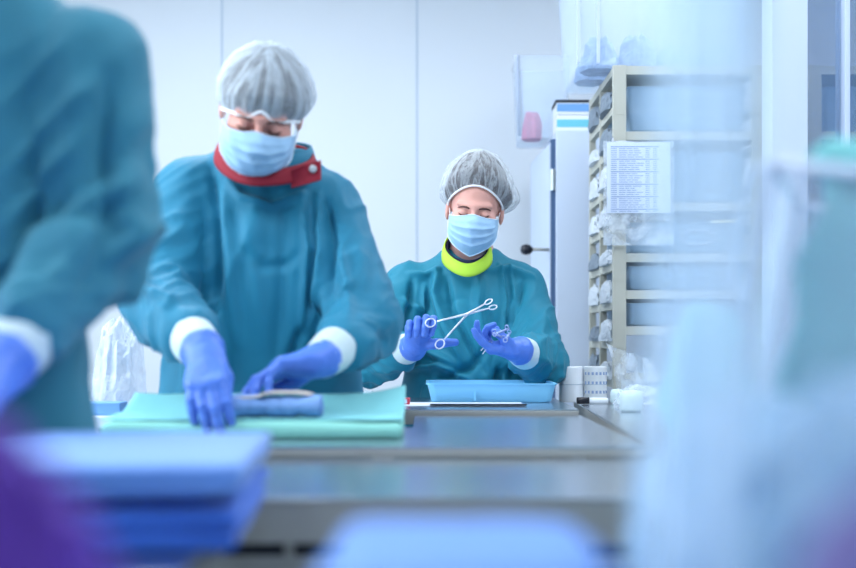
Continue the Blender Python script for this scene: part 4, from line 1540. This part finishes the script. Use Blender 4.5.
lbl = ['frosted blue bin in the top bay of the beige rack', 'frosted blue bin in the second bay of the beige rack, behind the list', 'frosted blue bin in the third bay, with an oval handle',
       'shallow frosted bin in the fourth bay of the beige rack', 'shallow frosted bin in the fifth bay of the beige rack']
tops = [rails[0], rails[1], rails[2], rails[3], rails[4]]
bots = [rails[1], rails[2], rails[3], rails[4], rails[5]]
for i, (tz, bz) in enumerate(zip(tops, bots)):
    if tz - bz > .05:
        rack_bin(RX0 + .045, RX1 - .045, bz + .030, tz - .012 - (.0 if tz - bz < .15 else .02), lbl[i], 'frosted bins in the beige rack', oval=(i == 2))
for i, (tz, bz) in enumerate(list(zip(tops, bots))[:3]):
    rack_bin(RX1 + .18, RX1 + .64, bz + .030, tz - .012 - .02, ['frosted bin in the top bay behind the glass', 'frosted bin in the second bay behind the glass', 'frosted bin in the third bay behind the glass'][i], 'frosted bins behind the glass')
# small packets poking out along the rack's open side
k = 0
z = ztopr - .025
random.seed(5)
zz = []
while z > .93:
    zz.append(z - .118)
    z -= .118
sidepos = []
for zi in zz[:8]:
    for (ya, yb) in ((RY0 + .035, (RY0 + RY1) / 2 - .02), ((RY0 + RY1) / 2 + .03, RY1 - .04)):
        sidepos.append((zi, ya, yb))
words = ['top', 'second', 'third', 'fourth', 'fifth', 'sixth', 'seventh', 'eighth']
for i, (zi, ya, yb) in enumerate(sidepos):
    h = .05 + .03 * random.random()
    o = crumple(RX0 - .018, RX0 + .03, ya, yb, zi + .0225, h, 60 + i, 30, .3).build('packet', 'packet' if random.random() < .7 else 'grey_item', smooth=False)
    tag(o, 'small packet in the %s opening down the rack side, %s column' % (words[i // 2], 'near' if i % 2 == 0 else 'far'), 'packet', "packets in the rack's open side")

# printed list in a clear sleeve, hung on the rack
c0, c1 = at(604, 140, 3.56), at(668, 245, 3.56)
t = thing('document_sleeve', ((c0[0] + c1[0]) / 2, 3.57, c1[2]), 'clear sleeve with a printed list hanging on the beige rack', 'sleeve')
MB().box(c0[0], c1[0] + .02, 3.572, 3.5735, c1[2], c0[2], 0).build('sleeve_film', 'film', t)
p0, p1 = at(607, 142, 3.565), at(671, 213, 3.565)
pa = MB().box(p0[0], p1[0], 3.5685, 3.5700, p1[2], p0[2], 0).build('printed_list', 'paper', t)
pr = MB()
random.seed(9)
z = p0[2] - .012
row = 0
while z > p1[2] + .006:
    if row % 6 == 0:
        pr.box(p0[0] + .012, p0[0] + .155, 3.5680, 3.5685, z - .0030, z)
    else:
        pr.box(p0[0] + .012, p0[0] + .030, 3.5680, 3.5685, z - .0022, z)
        x = p0[0] + .036
        for _ in range(3):
            w_ = .012 + .016 * random.random()
            pr.box(x, x + w_, 3.5680, 3.5685, z - .0022, z)
            x += w_ + .003
        pr.box(p0[0] + .115, p0[0] + .128, 3.5680, 3.5685, z - .0022, z)
        pr.box(p0[0] + .138, p0[0] + .150, 3.5680, 3.5685, z - .0022, z)
    z -= .0062
    row += 1
pr.build('print_lines', 'ink', pa)
MB().tube([(c0[0] + .03, 3.575, c0[2] - .004), (c0[0] + .03, 3.585, c0[2] + .012), (c0[0] + .03, 3.599, c0[2] + .006)], .002, 6).build('hook', 'chrome', t, smooth=True)

# yellow label on the rack shelf
o = MB().box(at(712, 0, 3.59)[0], at(737, 0, 3.59)[0], 3.592, 3.5985, at(0, 223, 3.59)[2], at(0, 220, 3.59)[2]).build('shelf_label', 'yellow')
tag(o, 'narrow pale yellow label strip on a shelf rail of the beige rack', 'label')

# big clear tub on top of the rack, full of wrapped packs
tx0, tx1 = RX0 - .10, RX1 - .06
t = thing('storage_tub', ((tx0 + tx1) / 2, 3.83, ztopr + .001), 'large clear tub of pale packs on top of the beige rack', 'tub')
auto_smooth(tray_mesh(tx0, tx1, 3.63, 4.04, ztopr + .001, ztopr + .34, .02, .004, .03).build('tub_shell', 'bin', t))
rb = MB()
for x in (tx0 + .0, tx0 + .06):
    rb.box(x - .006, x + .004, 3.618, 3.626, ztopr + .01, ztopr + .34, .002)
rb.build('corner_rib', 'rim', t)
random.seed(2)
for i in range(7):
    cx, cy = tx0 + .08 + .44 * (i % 4) / 3.0 * .8, 3.73 + .16 * (i // 4)
    o = crumple(cx - .065, cx + .065, cy - .06, cy + .07, ztopr + .008 + .0 * (i // 4), .08 + .04 * random.random(), 80 + i, 36, .3).build('wrapped_pack', 'pack_mid', smooth=False)
    tag(o, 'pale blue wrapped pack in the large clear tub', 'pack', 'packs in the large clear tub')

# ------------------------------------------------------------------ white cabinet with its lever
KX0, KX1, KY0, KY1 = at(556, 0, 4.3)[0], at(590, 0, 4.3)[0], 4.30, 4.85
kz = at(0, 130, 4.3)[2]
t = thing('tall_cabinet', ((KX0 + KX1) / 2, (KY0 + KY1) / 2, 0), 'tall white cabinet with a steel hinge and black knob lever, left of the rack', 'cabinet')
bevel(MB().box(KX0, KX1 + .22, KY0, KY1, 0.0, kz).build('body', 'white', t), .003)
MB().box(KX0 - .016, KX0, KY0 + .012, KY1 - .005, .06, kz - .03).build('door_gap_shade', 'gap_shade', t, label='dark strip for the shaded door gap')  # dark strip put in for the shade between door and body
dr = MB()
a = [(KX0 - .020, KY0 + .03), (KX0 - .016, KY0 + .03), (KX0 - .016, KY1), (KX0 - .045, KY1)]
dr.prism(a, .06, kz - .04)
dr = dr.build('door', 'white', t)
bevel(dr, .002)
hx = KX0 - .010
MB().lathe([(0, 0), (.010, 0), (.010, .034), (.0085, .035), (.0085, .037), (.010, .038), (.010, .075), (0, .075)], (hx, KY0 + .008, at(0, 190, 4.3)[2]), 16).build('hinge', 'snap', t, smooth=False, label='steel hinge')
hz = at(0, 250, 4.35)[2]
hd = MB().tube([(KX0 - .015, 4.34, hz), (KX0 - .085, 4.33, hz + .001)], .006, 10).build('lever', 'steel_side', t, smooth=True)
MB().tube([(KX0 - .082, 4.33, hz), (KX0 - .090, 4.33, hz), (KX0 - .106, 4.329, hz), (KX0 - .120, 4.328, hz), (KX0 - .125, 4.328, hz)], [.008, .017, .020, .015, .006], 16).build('knob', 'black', hd, smooth=True, label='black knob')
# cartons on the cabinet
for i, (za, zb_, m, lb_) in enumerate(((0, .055, 'white_p', 'white carton under the teal-labelled carton on the cabinet'), (.056, .104, 'white_p', 'white carton with a pale band on top of the cabinet pile'))):
    t = thing('carton', (KX0 + .07, 4.38, kz + za), lb_, 'carton', 'cartons on the tall cabinet')
    bevel(MB().box(KX0 + .004, KX0 + .135, 4.31, 4.45, kz + za + .0008, kz + zb_).build('carton_body', m, t), .002)
    MB().box(KX0 + .004, KX0 + .135, 4.3088, 4.3098, kz + za + .012, kz + za + .040).build('label', 'box_teal' if i == 0 else 'box_blue', t, label='coloured label band')
    if i == 1:
        MB().box(KX0 + .0, KX0 + .137, 4.308, 4.452, kz + zb_ - .004, kz + zb_ + .006).build('lid', 'dark', t, label='dark lid')
# tilted clear tub with pink packets
ux0, ux1 = at(516, 0, 4.55)[0], at(550, 0, 4.55)[0]
uz0, uz1 = kz + .002, at(0, 62, 4.55)[2] + .01
t = thing('storage_tub', ((ux0 + ux1) / 2 + .04, 4.6, kz), 'clear tub with pink packets at the left end of the cabinet top', 'tub')
auto_smooth(tray_mesh(ux0 + .012, ux1 + .06, 4.50, 4.74, uz0, uz1, .012, .003, .02).build('tub_shell', 'bin', t))
MB().tube([(ux0 + .008, 4.49, uz0 + .01), (ux0 - .002, 4.485, uz1 - .01), (ux0 - .004, 4.485, uz1)], [.006, .008, .012], 8).build('corner_rib', 'rim', t, smooth=True)
o = crumple(ux0 + .022, ux0 + .105, 4.51, 4.62, uz0 + .006, .11, 44, 40, .3).build('packet', 'pink', smooth=False)
tag(o, 'pink packet inside the small clear tub', 'packet')

# ------------------------------------------------------------------ right foreground
# tilted clear bin holding teal packs
bc_ = np.array([.60, 1.20, .90])
t = thing('storage_bin', (.60, 1.2, .885), 'large clear bin tilted to the right, full of teal wrapped packs', 'bin')
hb = .27


Rt = Matrix.Rotation(math.radians(-20), 3, 'Z') @ Matrix.Rotation(math.radians(9), 3, 'Y')


def tilt(mb, c=(.33, 1.03, .925), R_=Rt):
    c = Vector(c)
    c2 = c + Vector((-.055, .045, .038))
    mb.V = [tuple(R_ @ (Vector(v) - c) + c2) for v in mb.V]
    return mb


auto_smooth(tilt(tray_mesh(.330, .80, 1.03, 1.38, .925, .925 + hb, .006, .004, .03)).build('bin_shell', 'bin', t))
V = []
e = []
for (x, y) in ((.322, 1.022), (.322, 1.388), (.808, 1.388), (.808, 1.022)):
    e.append((x, y, .925 + hb))
tilt(MB().tube([e[0], e[1]], .005, 8).tube([e[1], e[2]], .005, 8).tube([e[2], e[3]], .005, 8).tube([e[3], e[0]], .005, 8)).build('bin_rim', 'rim', t, smooth=True)
tilt(MB().tube([(.326, 1.03, .925 + hb), (.308, 1.05, .925 + hb - .004), (.298, 1.06, .925 + hb - .05), (.296, 1.07, .925 + hb - .10), (.306, 1.06, .925 + hb - .12), (.322, 1.04, .925 + hb - .11)], .0045, 8)).build('handle', 'rim', t, smooth=True)
tilt(MB().box(.318, .326, 1.020, 1.026, .93, .925 + hb, .002).box(.345, .350, 1.018, 1.024, .93, .925 + hb, .001)).build('corner_rib', 'rim', t)
pk = slab(.352, .77, 1.06, 1.34, .93, 1.19, seed=77, amp=.012, r=.03, nx=50)
o = tilt(pk).build('wrapped_pack', 'teal_pack', smooth=True)
tag(o, 'big teal wrapped pack upright in the tilted clear bin', 'pack', 'teal packs in the tilted bin')
pk = slab(.355, .75, 1.07, 1.33, 1.193, 1.230, seed=78, amp=.010, r=.02, nx=50)
o = tilt(pk).build('wrapped_pack', 'teal_pack', smooth=True)
tag(o, 'thin teal wrapped pack lying over the big one in the bin', 'pack', 'teal packs in the tilted bin')
o = slab(.335, .43, 1.10, 1.24, .8845, .945, seed=95, amp=.002, r=.012).build('folded_towel', 'towel', smooth=True)
tag(o, 'folded blue towel propping up the left side of the tilted bin', 'towel')
# loose teal bundle left of it
t = slab(.280, .358, 1.31, 1.435, .885, 1.118, seed=90, amp=.012, r=.03, nx=30).build('cloth_bundle', 'teal_pack', smooth=True)
tag(t, 'soft aqua cloth bundle left of the tilted clear bin', 'bundle')

# crumpled bags close to the camera
def film_bag(x0, x1, y0, y1, h, seed, label, m='film_dense', n=80, amp=.28):
    t = thing('film_bag', ((x0 + x1) / 2, (y0 + y1) / 2, .884), label, 'bag', None)
    crumple(x0, x1, y0, y1, .8848, h, seed, n, amp).build('bag_body', m, t, smooth=True)
    return t


film_bag(.103, .46, .44, .72, .190, 3, 'large milky crumpled bag close to the camera at lower right')
film_bag(.122, .33, .755, .93, .155, 9, 'smaller milky bag just behind the large crumpled one')
o = crumple(.098, .22, .30, .425, .885, .158, 14, 60, .3).build('cloth_bundle', 'dim', smooth=True)
tag(o, 'dim purple bundle at the lower right corner, nearest the camera', 'bundle')
# tall film standing up from the bags
V, Fq = film_sheet(lambda u, v: (.108 + .045 * u + .01 * v, .58 + .02 * math.sin(u * 6), .93 + v * .42), 16, 60, 14, .006, (8, 8, 4))
o = link_mesh('film_sleeve', V, Fq, 'sheet', None, loc=(.13, .58, .93))
tag(o, 'tall narrow strip of milky film rising at right', 'film')
V, Fq = film_sheet(lambda u, v: (.112 + .078 * u, .66 + .03 * math.sin(u * 7), .93 + v * .46), 50, 60, 24, .008, (6, 6, 4))
o = link_mesh('film_sleeve', V, Fq, 'sheet_thin', None, loc=(.15, .66, .93))
tag(o, 'broad thin veil of film standing behind the narrow strip', 'film')
# light blue pack in the middle foreground
o = slab(-.060, .100, .52, .74, .885, .966, seed=31, amp=.006, r=.02, nx=36).build('wrapped_pack', 'pack_light', smooth=True)
tag(o, 'soft light blue wrapped pack at bottom centre, close to the camera', 'pack')
# purple bundle, bottom left
o = crumple(-.27, -.106, .41, .53, .885, .168, 8, 60, .22).build('cloth_bundle', 'purple', smooth=True)
tag(o, 'crumpled purple cloth bundle at bottom left, nearer the camera than the blue stack', 'bundle')
# ------------------------------------------------------------------ light and camera
def area(name, loc, size, power, color=(0.93, 0.97, 1.0), rotv=(0, 0, 0), sy=None):
    l = bpy.data.lights.new(name, 'AREA')
    l.energy = power
    l.color = color
    l.shape = 'RECTANGLE'
    l.size = size
    l.size_y = sy or size
    o = bpy.data.objects.new(name, l)
    o.location = loc
    o.rotation_euler = [math.radians(v) for v in rotv]
    COL.objects.link(o)
    return o


w = bpy.data.worlds.new('World')
bpy.context.scene.world = w
w.use_nodes = True
w.node_tree.nodes['Background'].inputs[0].default_value = (0.80, 0.90, 1.0, 1)
w.node_tree.nodes['Background'].inputs[1].default_value = 0.5
area('ceiling_light_a', (-0.9, 3.4, 2.69), 1.1, 22)
area('ceiling_light_b', (1.2, 3.4, 2.69), 1.1, 20)
area('ceiling_light_c', (-1.3, 1.2, 2.69), 1.1, 26)
area('ceiling_light_d', (0.9, 1.2, 2.69), 1.1, 22)
area('key_light_left', (-2.5, 1.9, 1.9), 1.3, 75, (0.88, 0.95, 1.0), (0, -90, 0), 1.5)  # added key light from the upper left; the wall there has no window

cam = bpy.data.cameras.new('camera')
cam.sensor_fit = 'HORIZONTAL'
cam.sensor_width = 36
cam.lens = FPX / 856 * 36
cam.shift_y = (HY - 284) / 856
cam.clip_start = 0.05
cam.dof.use_dof = True
cam.dof.focus_distance = 3.28
cam.dof.aperture_fstop = 1.75
co = bpy.data.objects.new('camera', cam)
co.location = (0, 0, ZC)
co.rotation_euler = (math.radians(90), 0, 0)
COL.objects.link(co)
sc = bpy.context.scene
sc.camera = co
sc.view_settings.view_transform = 'Standard'
sc.view_settings.look = 'None'
sc.view_settings.exposure = -0.1
sc.view_settings.gamma = 1
sc.view_settings.use_curve_mapping = False
sc.cycles.transparent_max_bounces = 24
